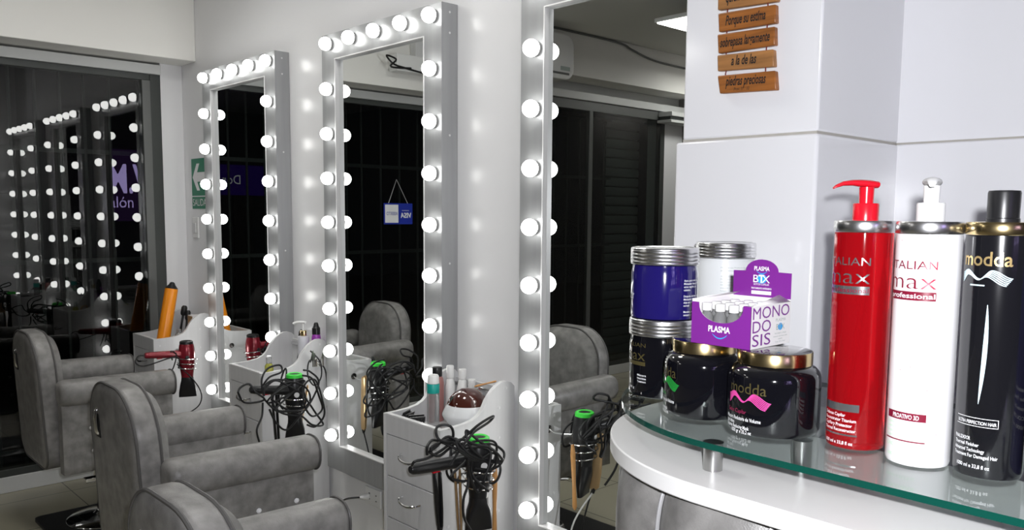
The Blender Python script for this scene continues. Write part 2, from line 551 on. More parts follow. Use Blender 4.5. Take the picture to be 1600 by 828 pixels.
# ------------------------------------------------------------------ vanity mirrors
BX = (-4.2399, -3.0286, -1.8326)                          # left bulb column of each mirror
BY, BZ, BS, BW = 1.783, 2.117, 0.18, 0.689
YF, YG = 1.807, 1.825
def make_mirror(label):
    x0 = BX[1]
    X0, X1, Z0, Z1 = x0 - 0.069, x0 + 0.729, 0.342, 2.160
    I0, I1, J0, J1 = x0 + 0.030, x0 + 0.628, 0.449, 2.058
    root = thing('vanity_mirror', label, 'mirror', ((X0 + X1) / 2, YW - 0.002, Z0), 'lit salon mirrors')
    fr = MB()
    yb = YW - 0.002
    fr.box(X0, I0, YF, yb, Z0, Z1)
    fr.box(I1, X1, YF, yb, Z0, Z1)
    fr.box(I0, I1, YF, yb, J1, Z1)
    fr.box(I0, I1, YF, yb, Z0, J0)
    fr.build('frame', M['frame'], root)
    e = MB()
    for a in ((I0 - 0.001, I0 + 0.003, J0, J1), (I1 - 0.003, I1 + 0.001, J0, J1), (I0, I1, J1 - 0.003, J1 + 0.001), (I0, I1, J0 - 0.001, J0 + 0.003)):
        e.box(a[0], a[1], YF - 0.0015, YG, a[2], a[3])
    e.build('inner_lip', M['rim'], root)
    MB().box(I0 + 0.003, I1 - 0.003, YG, YG + 0.004, J0 + 0.003, J1 - 0.003).build('mirror_glass', M['mirror'], root)
    for z in (Z1 - 0.03, Z1 - 0.10, Z1 - 0.45, Z1 - 0.9, Z1 - 1.35, Z0 + 0.05):
        MB().cyl((X1, (YF + yb) / 2, z), (X1 + 0.0015, (YF + yb) / 2, z), 0.004, 10).build('screw_cap', M['rim'], root)
    b0 = k0 = None
    spots = [(i, 0) for i in range(5)] + [(i, r) for r in range(1, 10) for i in (0, 4)]
    for i, r in spots:
        x, z = x0 + BW * i / 4, BZ - r * BS
        if b0 is None:
            b = MB()
            R = 0.0262
            b.lathe([(R * math.sin(PI * k / 14), -R * math.cos(PI * k / 14)) for k in range(13)] + [(0.0125, R * 0.86)], (x, BY, z), 24, (0, 1, 0))
            b0 = b.build('light_bulb', M['bulb'], root)
            # the mesh sits at its own spot: shift it so copies can be moved by their location
            d = Vector((x, BY, z)) - root.location
            for v in b0.data.vertices: v.co -= d
            b0.location = d
            k = MB().lathe([(0.0190, 0.0), (0.0222, 0.0015), (0.0226, 0.0040), (0.0226, 0.0105)], (x, BY + 0.0130, z), 24, (0, 1, 0))
            k0 = k.build('socket', M['socket'], b0)
        else:
            b = b0.copy(); COL.objects.link(b); b.parent = root
            b.location = Vector((x, BY, z)) - root.location
            kk = k0.copy(); COL.objects.link(kk); kk.parent = b
    return root
mid = make_mirror('white-bulb mirror in grey frame in the middle, reflecting the blue hanging card')
dup(mid, BX[0] - BX[1], 0, 'bulb-lit mirror nearest the window, beside the green exit sign')
dup(mid, BX[2] - BX[1], 0, 'nearest bulb-lit mirror, cut off at the top and by the tiled column')

# ------------------------------------------------------------------ station cabinets
YB0 = 1.553                                              # front of the cabinets
def make_station(x1, label):
    x0 = x1 - 0.310
    root = thing('station_cabinet', label, 'cabinet', ((x0 + x1) / 2, 1.72, 0), 'salon drawer cabinets between the mirrors')
    yb = YW - 0.012
    t = 0.016
    side = [(YB0, 0.02), (YB0, 0.766), (1.60, 0.767), (1.65, 0.770), (1.685, 0.776), (1.71, 0.787), (1.728, 0.804), (1.745, 0.834), (1.770, 0.862),
            (1.795, 0.878), (1.815, 0.885), (1.835, 0.885), (1.852, 0.879), (yb, 0.864), (yb, 0.02)]
    for xa in (x0, x1 - t):
        MB().prism(side, 'x', xa, xa + t, 0, 1).build('side_panel', [M['grey'], M['rim']], root, smooth=30)
    c = MB()
    c.box(x0 + t, x1 - t, yb - 0.014, yb, 0.02, 0.852)
    c.box(x0 + t, x1 - t, YB0 + 0.02, yb - 0.014, 0.695, 0.712)
    c.box(x0 + t, x1 - t, YB0 + 0.02, yb - 0.014, 0.02, 0.05)
    c.build('carcass', M['grey'], root)
    b = MB().box(x0 + t, x1 - t, YB0, YB0 + 0.016, 0.700, 0.762).box(x0 + t, x1 - t, YB0 - 0.0005, YB0 + 0.0165, 0.762, 0.768, 1)
    b.build('tray_front', [M['grey'], M['rim']], root)
    MB().box(x0 + t + 0.01, x1 - t - 0.01, yb - 0.026, yb - 0.015, 0.828, 0.840).build('back_rail', M['chrome'], root, bevel=0.002)
    zs = [0.697, 0.553, 0.409, 0.265, 0.06]
    for i in range(4):
        d = MB().box(x0 + t + 0.0015, x1 - t - 0.0015, YB0 + 0.001, YB0 + 0.018, zs[i + 1] + 0.0035, zs[i]).build('drawer', M['grey'], root, bevel=0.0015)
        zc = zs[i] - 0.058
        xc = (x0 + x1) / 2
        h = MB().tube(spline([(xc - 0.052, YB0, zc + 0.006), (xc - 0.048, YB0 - 0.012, zc + 0.004), (xc - 0.025, YB0 - 0.024, zc - 0.002), (xc + 0.01, YB0 - 0.028, zc - 0.004), (xc + 0.04, YB0 - 0.02, zc), (xc + 0.05, YB0, zc + 0.003)], 5), 0.0045, 8)
        h.build('handle', M['chrome'], d)
    for y, z in ((1.83, 0.862), (1.80, 0.80), (1.80, 0.70), (1.585, 0.73), (1.585, 0.45), (1.80, 0.45), (1.71, 0.702)):
        MB().cyl((x1, y, z), (x1 + 0.0012, y, z), 0.005, 12).build('screw_cap', M['rim'], root)
    return root
SX = (-4.415, -3.192, -1.985)
st = make_station(SX[2], 'nearest grey drawer cabinet with swooping sides, holding a white bowl warmer')
dup(st, SX[1] - SX[2], 0, 'middle grey drawer cabinet, holding a pump bottle and a purple bottle')
dup(st, SX[0] - SX[2], 0, 'grey drawer cabinet in the window corner, holding a tall orange bottle')

# ------------------------------------------------------------------ salon chairs
def rounded_poly(pts, n=8):
    """pts: (x, z, radius) -> smooth closed outline"""
    out = []
    m = len(pts)
    for i in range(m):
        a, p, b = Vector(pts[i - 1][:2]), Vector(pts[i][:2]), Vector(pts[(i + 1) % m][:2])
        r = pts[i][2]
        da, db = (a - p).normalized(), (b - p).normalized()
        ang = da.angle(db)
        t = min(r / math.tan(ang / 2), (a - p).length * 0.49, (b - p).length * 0.49)
        r2 = t * math.tan(ang / 2)
        cc = p + (da + db).normalized() * (r2 / math.sin(ang / 2))
        s0, s1 = p + da * t - cc, p + db * t - cc
        a0 = math.atan2(s0.y, s0.x)
        d = (math.atan2(s1.y, s1.x) - a0 + PI) % (2 * PI) - PI
        for k in range(n + 1):
            th = a0 + d * k / n
            out.append((cc.x + math.cos(th) * r2, cc.y + math.sin(th) * r2))
    return out

def inset(poly, d):
    n = len(poly)
    area = sum(poly[i][0] * poly[(i + 1) % n][1] - poly[(i + 1) % n][0] * poly[i][1] for i in range(n))
    s = 1 if area > 0 else -1
    out = []
    for i in range(n):
        e = Vector(poly[(i + 1) % n]) - Vector(poly[i - 1])
        e.normalize()
        out.append((poly[i][0] - e.y * d * s, poly[i][1] + e.x * d * s))
    return out

def cushion(mb, poly, y0, y1, rnd, puff0, puff1, lean, mi=0):
    """a padded slab with the outline poly in x,z between y0 (rear) and y1 (front)"""
    steps = [(rnd * 3.2, -puff0), (rnd * 1.6, -puff0 * 0.8), (rnd * 0.6, rnd * 0.08), (rnd * 0.2, rnd * 0.35), (0, rnd)]
    seq = [(i, y0 + d) for i, d in steps] + [(i, y1 - d if d >= 0 else y1 - d) for i, d in reversed([(i, (-puff1 if d == -puff0 else (-puff1 * 0.8 if d == -puff0 * 0.8 else d))) for i, d in steps])]
    rs = []
    for ins, y in seq:
        q = inset(poly, ins) if ins else poly
        rs.append([(p[0], y + lean(p[1]), p[1]) for p in q])
    mb.rings(rs, mi)

def make_chair(x, y, label, dims):
    root = thing('salon_chair', label, 'chair', (x, y, 0), 'grey leather salon chairs facing the mirrors')
    def at(mb): return mb.xform(Matrix.Translation((x, y, 0)))
    lean = lambda z: -0.05 * (z - 0.4)
    out = rounded_poly([(-0.215, 0.328, 0.085), (0.215, 0.328, 0.085), (0.208, 0.918, 0.16), (-0.208, 0.918, 0.16)], 10)
    b = MB()
    cushion(b, out, -0.285, -0.205, 0.020, 0.004, 0.030, lean)
    back = at(b).build('backrest', M['leather'], root, smooth=50)
    p = MB()
    for yy, d in ((-0.279, 0.004), (-0.213, 0.003)):
        q = inset(out, d)
        p.tube([(a[0], yy + lean(a[1]), a[1]) for a in q], 0.0045, 6, True)
    at(p).build('piping', M['seam'], back)
    h = MB()
    h.tube(spline([(-0.105, -0.284 + lean(0.82), 0.825), (-0.105, -0.292 + lean(0.82), 0.815), (-0.105, -0.294 + lean(0.8), 0.785), (-0.105, -0.292 + lean(0.78), 0.755), (-0.105, -0.284 + lean(0.76), 0.745)], 5), 0.008, 8)
    h.box(-0.122, -0.088, -0.2895 + lean(0.8), -0.284 + lean(0.8), 0.735, 0.835, 1)
    at(h).build('back_handle', [M['chrome'], M['black']], back, bevel=0.002)
    # seat
    sp = rounded_poly([(-0.215, 0.385, 0.045), (0.215, 0.385, 0.045), (0.215, 0.50, 0.05), (-0.215, 0.50, 0.05)], 6)
    s = MB()
    cushion(s, sp, -0.17, 0.255, 0.012, 0.0, 0.01, lambda z: 0)
    at(s).build('seat', M['leather'], root, smooth=50)
    for sgn in (-1, 1):
        xc = sgn * 0.268
        a = MB()
        rs = []
        for d, k in ((0.0, 0.55), (0.004, 0.80), (0.012, 0.93), (0.028, 1.0)):
            rs.append((-0.245 + d, k))
        for d, k in ((0.028, 1.0), (0.012, 0.93), (0.004, 0.80), (0.0, 0.55)):
            rs.append((0.236 - d, k))
        rings = []
        for yy, k in rs:
            ring = []
            for i in range(28):
                th = 2 * PI * i / 28
                cx, cz = math.cos(th), math.sin(th)
                e = 0.82
                ring.append((xc + math.copysign(abs(cx) ** e, cx) * 0.058 * k, yy, 0.676 - 0.010 * (yy + 0.245) / 0.5 + math.copysign(abs(cz) ** e, cz) * 0.056 * k))
            rings.append(ring)
        a.rings(rings)
        arm = at(a).build('armrest', M['leather'], root, smooth=50)
        pp = MB()
        for yy in (0.2240,):
            pp.tube([(v[0] + (v[0] - xc) * 0.06, yy, v[2] + (v[2] - 0.667) * 0.06) for v in rings[5]], 0.003, 6, True)
        at(pp).build('piping', M['seam'], arm)
        # upholstered side with two crystal buttons
        sd = MB()
        nx, nz = 30, 20
        ya, yb, za, zb = -0.235, 0.222, 0.325, 0.642
        xo = sgn * 0.292
        vs, fs = [], []
        for iz in range(nz + 1):
            for ix in range(nx + 1):
                yy = ya + (yb - ya) * ix / nx; zz = za + (zb - za) * iz / nz
                m = min(yy - ya, yb - yy, zz - za, 0.03) / 0.03
                off = 0.012 * (1 - (1 - m) ** 2)
                for dy, dz in dims:
                    off -= 0.010 * math.exp(-((yy - dy) ** 2 + (zz - dz) ** 2) / 0.0009)
                vs.append((xo - sgn * 0.012 + sgn * off, yy, zz))
        for iz in range(nz):
            for ix in range(nx):
                k = iz * (nx + 1) + ix
                fs.append((k, k + 1, k + nx + 2, k + nx + 1))
        sd.add(vs, fs)
        sd.box(min(sgn * 0.222, xo - sgn * 0.012), max(sgn * 0.222, xo - sgn * 0.012), ya, yb, za, zb)
        side = at(sd).build('side_panel', M['leather'], root, smooth=50, recalc=True)
        for dy, dz in dims:
            cr = MB().lathe([(0.0001, 0.006), (0.004, 0.0058), (0.0085, 0.002), (0.009, 0.0), (0.0085, -0.004)], (xo - sgn * 0.008, dy, dz), 8, (sgn, 0, 0))
            at(cr).build('crystal_button', M['crystal'], side, smooth=10)
        if sgn > 0:
            lv = MB().tube(spline([(xo, 0.03, 0.455), (xo + 0.016, 0.04, 0.468), (xo + 0.022, 0.075, 0.478), (xo + 0.022, 0.12, 0.486), (xo + 0.014, 0.15, 0.490), (xo - 0.004, 0.155, 0.486)], 5), 0.007, 8)
            at(lv).build('recline_lever', M['chrome'], side)
    # under-seat plate, column and foot
    u = MB().box(-0.16, 0.16, -0.16, 0.16, 0.325, 0.385).box(-0.06, 0.06, -0.07, 0.07, 0.265, 0.325)
    at(u).build('seat_mount', M['black'], root, bevel=0.004)
    c = MB().cyl((0, 0, 0.025), (0, 0, 0.27), 0.034, 24).cyl((0, 0, 0.20), (0, 0, 0.285), 0.046, 24)
    at(c).build('column', M['chrome'], root)
    pl = MB().cyl((0.05, 0.05, 0.262), (0.17, -0.10, 0.258), 0.008, 10).box(0.155, 0.19, -0.13, -0.085, 0.248, 0.268)
    at(pl).build('pump_lever', M['chrome'], root, bevel=0.003)
    ft = MB().lathe([(0.165, 0.0145), (0.165, 0.018), (0.155, 0.023), (0.10, 0.032), (0.05, 0.040), (0.04, 0.05)], (0, 0, 0), 56)
    at(ft).build('base_plate', M['chrome'], root, bevel=0.005)
    return root
make_chair(-2.620, 1.090, 'grey leather salon chair in the middle, two crystal buttons side by side', ((0.03, 0.520), (0.158, 0.522)))
make_chair(-4.030, 1.172, 'grey leather salon chair farthest back, in front of the dark window', ((-0.125, 0.515), (-0.118, 0.415)))
make_chair(-1.508, 0.840, 'nearest grey leather salon chair, only backrest top and one armrest showing', ((0.03, 0.520), (0.158, 0.522)))
for (x, y, lb) in ((-3.95, 1.21, 'black rubber mat under the farthest chair'), (-2.62, 1.09, 'black rubber mat under the middle chair'), (-1.51, 0.83, 'black rubber mat under the nearest chair')):
    m_ = MB().prism(rounded_poly([(x - 0.29, y - 0.29, 0.03), (x + 0.33, y - 0.29, 0.03), (x + 0.33, y + 0.33, 0.03), (x - 0.29, y + 0.33, 0.03)], 4), 'z', 0.0005, 0.014)
    tag(m_.build('floor_mat', M['mat']), lb, 'mat', 'mats under the chairs')

# ------------------------------------------------------------------ reception desk
desk = thing('reception_desk', 'curved reception desk with white top, glass shelf and padded grey leather front', 'desk', (-0.3, 1.1, 0))
def arc(cx, cy, R, a0, a1, n):
    return [(cx + R * math.cos(math.radians(a0 + (a1 - a0) * k / n)), cy + R * math.sin(math.radians(a0 + (a1 - a0) * k / n))) for k in range(n + 1)]
XE = 0.45
top = [(XE, 0.838)] + arc(-0.555, 1.153, 0.315, 270, 180, 28) + [(-0.87, 1.356), (-0.62, 1.356), (-0.60, 1.16), (XE, 1.16)]
MB().prism(top, 'z', 1.086, 1.110).build('countertop', M['counter'], desk, bevel=0.002)
gl = [(XE, 0.872)] + arc(-0.56, 1.192, 0.32, 270, 180, 32) + [(-0.88, 1.345), (XE, 1.345)]
MB().prism(gl, 'z', 1.147, 1.155, 0, 1).build('glass_shelf', [M['shelfglass'], M['shelfedge']], desk)
for (x, y) in ((-0.587, 0.908), (-0.515, 1.005), (-0.80, 1.13), (-0.16, 0.93), (-0.16, 1.12), (0.25, 0.93)):
    MB().lathe([(0.0125, 0), (0.0125, 0.0360)], (x, y, 1.1102), 24).lathe([(0.0135, 0.0362), (0.0135, 0.0366)], (x, y, 1.1102), 24).build('standoff', M['steel'], desk)
# padded front: path from the back of the rounded end to the front, then along the front
path = [(-0.845, 1.352 - 0.012 * k) for k in range(16)] + arc(-0.555, 1.153, 0.290, 180, 270, 40) + [(-0.545 + 0.012 * k, 0.863) for k in range(1, 80)]
ss = [0.0]
for i in range(1, len(path)):
    ss.append(ss[-1] + (Vector(path[i]) - Vector(path[i - 1])).length)
def at_path(s):
    s = max(0, min(s, ss[-1] - 1e-4))
    for i in range(len(ss) - 1):
        if ss[i + 1] >= s: break
    k = (s - ss[i]) / max(ss[i + 1] - ss[i], 1e-6)
    p = Vector(path[i]).lerp(Vector(path[i + 1]), k)
    d = (Vector(path[min(i + 2, len(path) - 1)]) - Vector(path[max(i - 1, 0)])).normalized()
    return p, Vector((d.y, -d.x))
def front_pt(s, z, b):
    p, n = at_path(s)
    topk = max(0.0, min(1.0, (1.085 - z) / 0.085))
    o = -0.022 * (1 - math.sqrt(max(0, 1 - (1 - topk) ** 2))) + b
    q = p - n * (-o) if False else p + n * o
    return (q.x, q.y, z)
seams = [0.02, 0.060, 0.225, 0.392, 0.560, 0.730, 0.90, 1.08, 1.26, 1.44]
zz = [0.03, 0.2, 0.5, 0.7, 0.8, 0.88, 0.94, 0.98, 1.005, 1.03, 1.05, 1.065, 1.076, 1.083]
for a, b in zip(seams[:-1], seams[1:]):
    vs, fs = [], []
    nu = 14
    for z in zz:
        for k in range(nu + 1):
            t = k / nu
            vs.append(front_pt(a + (b - a) * t, z, 0.020 * (1 - abs(2 * t - 1) ** 2.4)))
    for i in range(len(zz) - 1):
        for k in range(nu):
            q = i * (nu + 1) + k
            fs.append((q, q + 1, q + nu + 2, q + nu + 1))
    MB().add(vs, fs).build('leather_panel', M['leather'], desk, smooth=60)
for s_ in seams[1:-1]:
    MB().tube([front_pt(s_, z, 0.004) for z in zz], 0.0032, 8).build('piping', M['silverseam'], desk)
body = [(XE, 0.895)] + arc(-0.555, 1.153, 0.258, 270, 180, 16) + [(-0.813, 1.34), (-0.62, 1.34), (-0.60, 1.15), (XE, 1.15)]
MB().prism(body, 'z', 0.0, 1.085).build('carcass', M['grey'], desk)

# ------------------------------------------------------------------ bottles
ZS = 1.1556
def viewer(c):
    return (-c[0], -c[1])

def wave_mark(mb, c, r, u, s0, z, w, h, mi, lines=6):
    """two rolling crests of fine parallel lines that fan out at both ends"""
    T = [0.0, 0.17, 0.45, 0.66, 1.0]
    hi = [0.72, 1.0, 0.27, 1.0, 0.38]
    lo = [0.0, 0.62, 0.20, 0.48, -0.22]
    for k in range(lines):
        o = k / (lines - 1)
        pts = []
        for i in range(37):
            t = i / 36
            a = max(q for q in range(4) if T[q] <= t)
            f = (t - T[a]) / (T[a + 1] - T[a])
            f = 0.5 - 0.5 * math.cos(PI * f)
            y = (hi[a] + (hi[a + 1] - hi[a]) * f) * (1 - o) + (lo[a] + (lo[a + 1] - lo[a]) * f) * o
            pts.append((s0 + w * (t * (1 - 0.10 * o) + 0.035 * o * math.sin(PI * t * 2)), z + h * y))
        mb.line_round(c, r, u, pts, h * 0.50 / lines, mi)

def bottle_body(c, r, h=0.278):
    return [(r * 0.86, 0), (r * 0.96, 0.0015), (r, 0.006), (r, h - 0.016), (r * 0.995, h - 0.0135)]

def ring(root, c, r, h, m):
    return MB().lathe([(r + 0.0006, h - 0.0135), (r + 0.0012, h - 0.0125), (r + 0.0012, h - 0.002), (r + 0.0002, h), (r * 0.5, h + 0.0008)], (c[0], c[1], ZS), 48).build('ring_collar', m, root)

def pump(root, c, m, spout, chrome=None):
    """collar, stem and head with a spout pointing along spout"""
    z = ZS + 0.279
    MB().lathe([(0.0150, 0), (0.0150, 0.019), (0.0142, 0.0205), (0.006, 0.021)], (c[0], c[1], z), 28).build('pump_collar', m, root)
    s = Vector((spout[0], spout[1], 0)).normalized()
    MB().cyl((c[0], c[1], z + 0.0208), (c[0], c[1], z + 0.040), 0.0082, 20, 0.0088).build('pump_stem', m, root)
    hd = MB()
    rs = []
    base = Vector((c[0], c[1], z + 0.043))
    t = Vector((-s.y, s.x, 0))
    for d, hw, hh, dz in ((-0.0135, 0.004, 0.002, 0.0005), (-0.0125, 0.0085, 0.0042, 0.0), (-0.004, 0.0105, 0.0050, 0.0005), (0.006, 0.0100, 0.0046, 0.0015), (0.018, 0.0070, 0.0036, 0.0022), (0.029, 0.0052, 0.0028, 0.0012), (0.0375, 0.0042, 0.0020, -0.0022), (0.0405, 0.0030, 0.0014, -0.0042)):
        rs.append([base + s * d + t * math.cos(2 * PI * i / 16) * hw + Vector((0, 0, dz + math.sin(2 * PI * i / 16) * hh)) for i in range(16)])
    hd.rings(rs)
    h = hd.build('pump_head', m, root, smooth=50)
    return h

# red translucent pump bottle
c = (-0.4455, 1.004); r = 0.0345; u = viewer(c)
red = thing('pump_bottle', 'red translucent pump bottle with silver collar, beside the white bottle', 'bottle', (*c, ZS))
MB().lathe(bottle_body(c, r), (*c, ZS), 56).build('body', M['redliquid'], red)
ring(red, c, r, 0.2785, M['alu'])
MB().tube(spline([(c[0], c[1], ZS + 0.262), (c[0] + 0.002, c[1], ZS + 0.19), (c[0] - 0.006, c[1] + 0.002, ZS + 0.10), (c[0] - 0.012, c[1] + 0.003, ZS + 0.012)], 6), 0.0035, 8).build('dip_tube', M['redplastic'], red)
pump(red, c, M['redplastic'], -RT)
t = MB()
R16 = math.radians(14)
t.text_round('ITALIAN', c, r, u, R16, ZS + 0.2255, width=0.058, height=0.0135, right=True, bold=0.0)
t.text_round('max', c, r, u, R16, ZS + 0.2035, width=0.058, height=0.027, right=True, bold=-0.012)
t.build('silver_lettering', M['inksilver'], red, recalc=False)
for a, b_, z0, z1 in ((R16 - 0.058 / r, R16, 0.1905, 0.2005), (math.radians(-75), math.radians(6), 0.0475, 0.0570), (math.radians(-75), math.radians(4), 0.0175, 0.0195)):
    MB().patch_round(c, r, u, a, b_, ZS + z0, ZS + z1).build('silver_bar', M['inksilver'], red, recalc=False)
t = MB()
t.text_round('professional', c, r, u, R16 - 0.03, ZS + 0.1930, width=0.053, height=0.0078, right=True, bold=0.01, lift=0.0007)
t.build('red_lettering', M['inkred'], red, recalc=False)
t = MB()
for k, s in enumerate(('Defense Capilar', 'Reconstrutor Titanium', 'Capillary Protector', 'Thermal Reconstructor')):
    t.text_round(s, c, r, u, math.radians(-72), ZS + 0.0410 - k * 0.0062, height=0.0056, bold=0.012, width=0.0021 * len(s))
t.text_round('1000 ml e 33,8 fl oz', c, r, u, math.radians(-70), ZS + 0.0065, height=0.0058, bold=0.012, width=0.040)
t.build('white_lettering', M['inkwhite'], red, recalc=False)

# white pump bottle
c = (-0.3650, 0.990); r = 0.0345; u = viewer(c)
wh = thing('pump_bottle', 'white pump bottle with silver collar, between the red and the black bottle', 'bottle', (*c, ZS))
MB().lathe(bottle_body(c, r), (*c, ZS), 56).build('body', M['whitegloss'], wh)
ring(wh, c, r, 0.2785, M['alu'])
hd = pump(wh, c, M['white'], u)
t = MB()
R16 = math.radians(17)
t.text_round('ITALIA', c, r, u, R16 - 0.0095 / r, ZS + 0.2255, width=0.0485, height=0.0135, right=True, mi=0)
t.text_round('N', c, r, u, R16, ZS + 0.2255, width=0.0085, height=0.0135, right=True, mi=1)
t.text_round('ma', c, r, u, R16 - 0.0185 / r, ZS + 0.2035, width=0.040, height=0.027, right=True, bold=-0.012)
t.text_round('x', c, r, u, R16, ZS + 0.2035, width=0.0165, height=0.027, right=True, mi=1, bold=-0.012)
for a, b_, z0, z1 in ((R16 - 0.060 / r, R16, 0.1905, 0.2005), (math.radians(-66), math.radians(12), 0.0535, 0.0625), (math.radians(-70), math.radians(12), 0.0290, 0.0305)):
    MB().patch_round(c, r, u, a, b_, ZS + z0, ZS + z1).build('dark_red_bar', M['inkred'], wh, recalc=False)
t.build('dark_red_lettering', [M['inkred'], M['inkbright']], wh, recalc=False)
t = MB()
t.text_round('professional', c, r, u, R16 - 0.03, ZS + 0.1930, width=0.055, height=0.0080, right=True, bold=0.015, lift=0.0007)
t.text_round('PROATIVO 3D', c, r, u, math.radians(-50), ZS + 0.0555, height=0.0072, width=0.030, bold=0.02, lift=0.0007)
t.build('white_lettering', M['inkwhite'], wh, recalc=False)
t = MB()
for k, s in enumerate(('Tratamento', 'Sistema Reconstrutor', 'Pós-escova', 'Treatment System')):
    t.text_round(s, c, r, u, math.radians(-68), ZS + 0.0480 - k * 0.0052, height=0.0048, width=0.0019 * len(s))
t.text_round('CONDICIONADOR', c, r, u, math.radians(-68), ZS + 0.0215, height=0.0060, width=0.040)
t.text_round('1000 ml e 33,8 fl oz', c, r, u, math.radians(-62), ZS + 0.0100, height=0.0050, width=0.036)
t.build('green_lettering', M['inkgreen'], wh, recalc=False)
t = MB()
for ph, z in ((-52, 0.257), (14, 0.262), (-40, 0.11), (8, 0.17), (10, 0.090), (-20, 0.115), (30, 0.04)):
    t.patch_round(c, r, u, math.radians(ph), math.radians(ph + 1.4), ZS + z, ZS + z + 0.0008, n=2)
t.build('speckle', M['inkbright'], wh, recalc=False)

# black capped bottle
def capped(c, r, label, bm_, cap, collar):
    root = thing('shampoo_bottle', label, 'bottle', (*c, ZS))
    MB().lathe(bottle_body(c, r), (*c, ZS), 56).build('body', bm_, root)
    ring(root, c, r, 0.2785, collar)
    MB().lathe([(0.0165, 0.279), (0.0165, 0.2825), (0.0158, 0.2832), (0.0160, 0.310), (0.0152, 0.3125), (0.009, 0.313)], (*c, ZS), 32).build('cap', cap, root)
    return root
c = (-0.2945, 1.002); r = 0.0345; u = viewer(c)
bk = capped(c, r, 'tall black bottle with gold collar and black cap, right of the white bottle', M['blackgloss'], M['black'], M['gold'])
t = MB()
t.text_round('modda', c, r, u, math.radians(20), ZS + 0.2325, height=0.0215, width=0.0535, bold=0.012, right=True)
t.build('gold_lettering', M['inkgold'], bk, recalc=False)
t = MB()
wave_mark(t, c, r, u, -0.044, ZS + 0.2145, 0.057, 0.0130, 0)
t.patch_round(c, r, u, math.radians(-50), math.radians(-22), ZS + 0.2105, ZS + 0.2120)
n = 24
pts = []; ww = []
for i in range(n + 1):
    k = i / n
    pts.append((-0.0165 + 0.006 * math.sin(PI * k * 0.5 + 0.4) + 0.002, ZS + 0.063 + 0.020 + 0.108 * k))
    ww.append(0.0005 + 0.0042 * math.sin(PI * min(1, k * 1.0)) ** 0.8)
t.line_round(c, r, u, pts, ww, 0)
t.build('ice_blue_mark', M['inkice'], bk, recalc=False)
t = MB()
for (a, b, z0, z1) in ((-62, 14, 0.0580, 0.0586), (-62, 14, 0.0670, 0.0676), (13, 14, 0.0580, 0.0676)):
    t.patch_round(c, r, u, math.radians(a), math.radians(b), ZS + z0, ZS + z1)
t.text_round('ULTRA PERFECTION HAIR', c, r, u, math.radians(11), ZS + 0.0605, height=0.0052, width=0.042, bold=0.01, right=True)
for k, s in enumerate(('FINALIZADOR', 'Thermal Finisher', 'Advanced Technology', 'Treatment For Damaged Hair')):
    t.text_round(s, c, r, u, math.radians(-64), ZS + 0.0420 - k * 0.0062, height=0.0056, bold=0.012, width=0.00185 * len(s))
t.text_round('1000 ml e 33,8 fl oz', c, r, u, math.radians(-56), ZS + 0.0120, height=0.0058, bold=0.012, width=0.036)
t.build('white_lettering', M['inkwhite'], bk, recalc=False)
c = (-0.2230, 1.020); r = 0.0345; u = viewer(c)
nb = capped(c, r, 'dark purple bottle cut off at the right edge of the photo', M['navy'], M['black'], M['gold'])
t = MB()
for k, s in enumerate(('Matizador', 'Silver Toner', 'Intensive Care', 'COLOR', '1000 ml')):
    t.text_round(s, c, r, u, math.radians(-80), ZS + 0.095 - k * 0.0105, height=0.0060, width=0.03)
t.build('white_lettering', M['inkwhite'], nb, recalc=False)

# ------------------------------------------------------------------ jars
def wide_jar(c, r, h, label, ink, line1, turn):
    """big black jar with gold lid"""
    root = thing('mask_jar', label, 'jar', (*c, ZS), 'black gold-lidded mask jars')
    z = ZS
    MB().lathe([(r * 0.88, 0), (r * 0.96, 0.002), (r, 0.008), (r, h * 0.64), (r * 0.99, h * 0.70), (r * 0.955, h * 0.755), (r * 0.885, h * 0.80), (r * 0.80, h * 0.825), (r * 0.78, h * 0.83), (r * 0.78, h * 0.87)], (*c, z), 64).build('body', M['blackjar'], root, smooth=50)
    rl = r * 0.805
    MB().lathe([(rl * 0.98, h * 0.835), (rl, h * 0.842), (rl, h * 0.985), (rl * 0.985, h * 0.995)], (*c, z), 56).lathe([(rl * 0.985, h * 0.9945), (rl * 0.96, h * 0.9995), (rl * 0.3, h)], (*c, z), 56, mi=1).build('lid', [M['gold'], M['blackjar']], root)
    u = viewer(c)
    cu_, su_ = math.cos(math.radians(turn)), math.sin(math.radians(turn))
    u = (u[0] * cu_ - u[1] * su_, u[0] * su_ + u[1] * cu_)
    t = MB()
    t.text_round('modda', c, r, u, math.radians(0), z + h * 0.515, width=0.056, height=0.021, right=True, bold=0.0)
    t.build('gold_lettering', M['inkdimgold'], root, recalc=False)
    t = MB()
    wave_mark(t, c, r, u, -0.059, z + h * 0.375, 0.065, 0.0155, 0, 7)
    t.text_round(line1, c, r, u, math.radians(-58), z + h * 0.265, height=0.0075, width=0.034, mi=1)
    t.build('mark', ink, root, recalc=False)
    t = MB()
    t.text_round('Máscara Redutora de Volume', c, r, u, math.radians(-62), z + h * 0.180, height=0.0068, width=0.0585, bold=0.012)
    t.text_round('Hair Ativo', c, r, u, math.radians(-62), z + h * 0.125, height=0.0066, width=0.018, bold=0.012)
    t.text_round('Volume Reducing Mask', c, r, u, math.radians(-62), z + h * 0.075, height=0.0066, width=0.043, bold=0.012)
    t.text_round('1000 gr e 35,2 oz', c, r, u, math.radians(-50), z + h * 0.025, height=0.0066, width=0.034, bold=0.012)
    t.build('white_lettering', M['inkwhite'], root, recalc=False)
    return root
pj = wide_jar((-0.5525, 0.9935), 0.0595, 0.108, 'black gold-lidded jar with the pink wave mark, nearest the red bottle', [M['inkpink'], M['inkwine']], 'Selos Capilar', -8)
gj = wide_jar((-0.6680, 1.0020), 0.0560, 0.108, 'black gold-lidded jar with the green wave mark', [M['inklime'], M['inklime']], 'Reparador', -42)

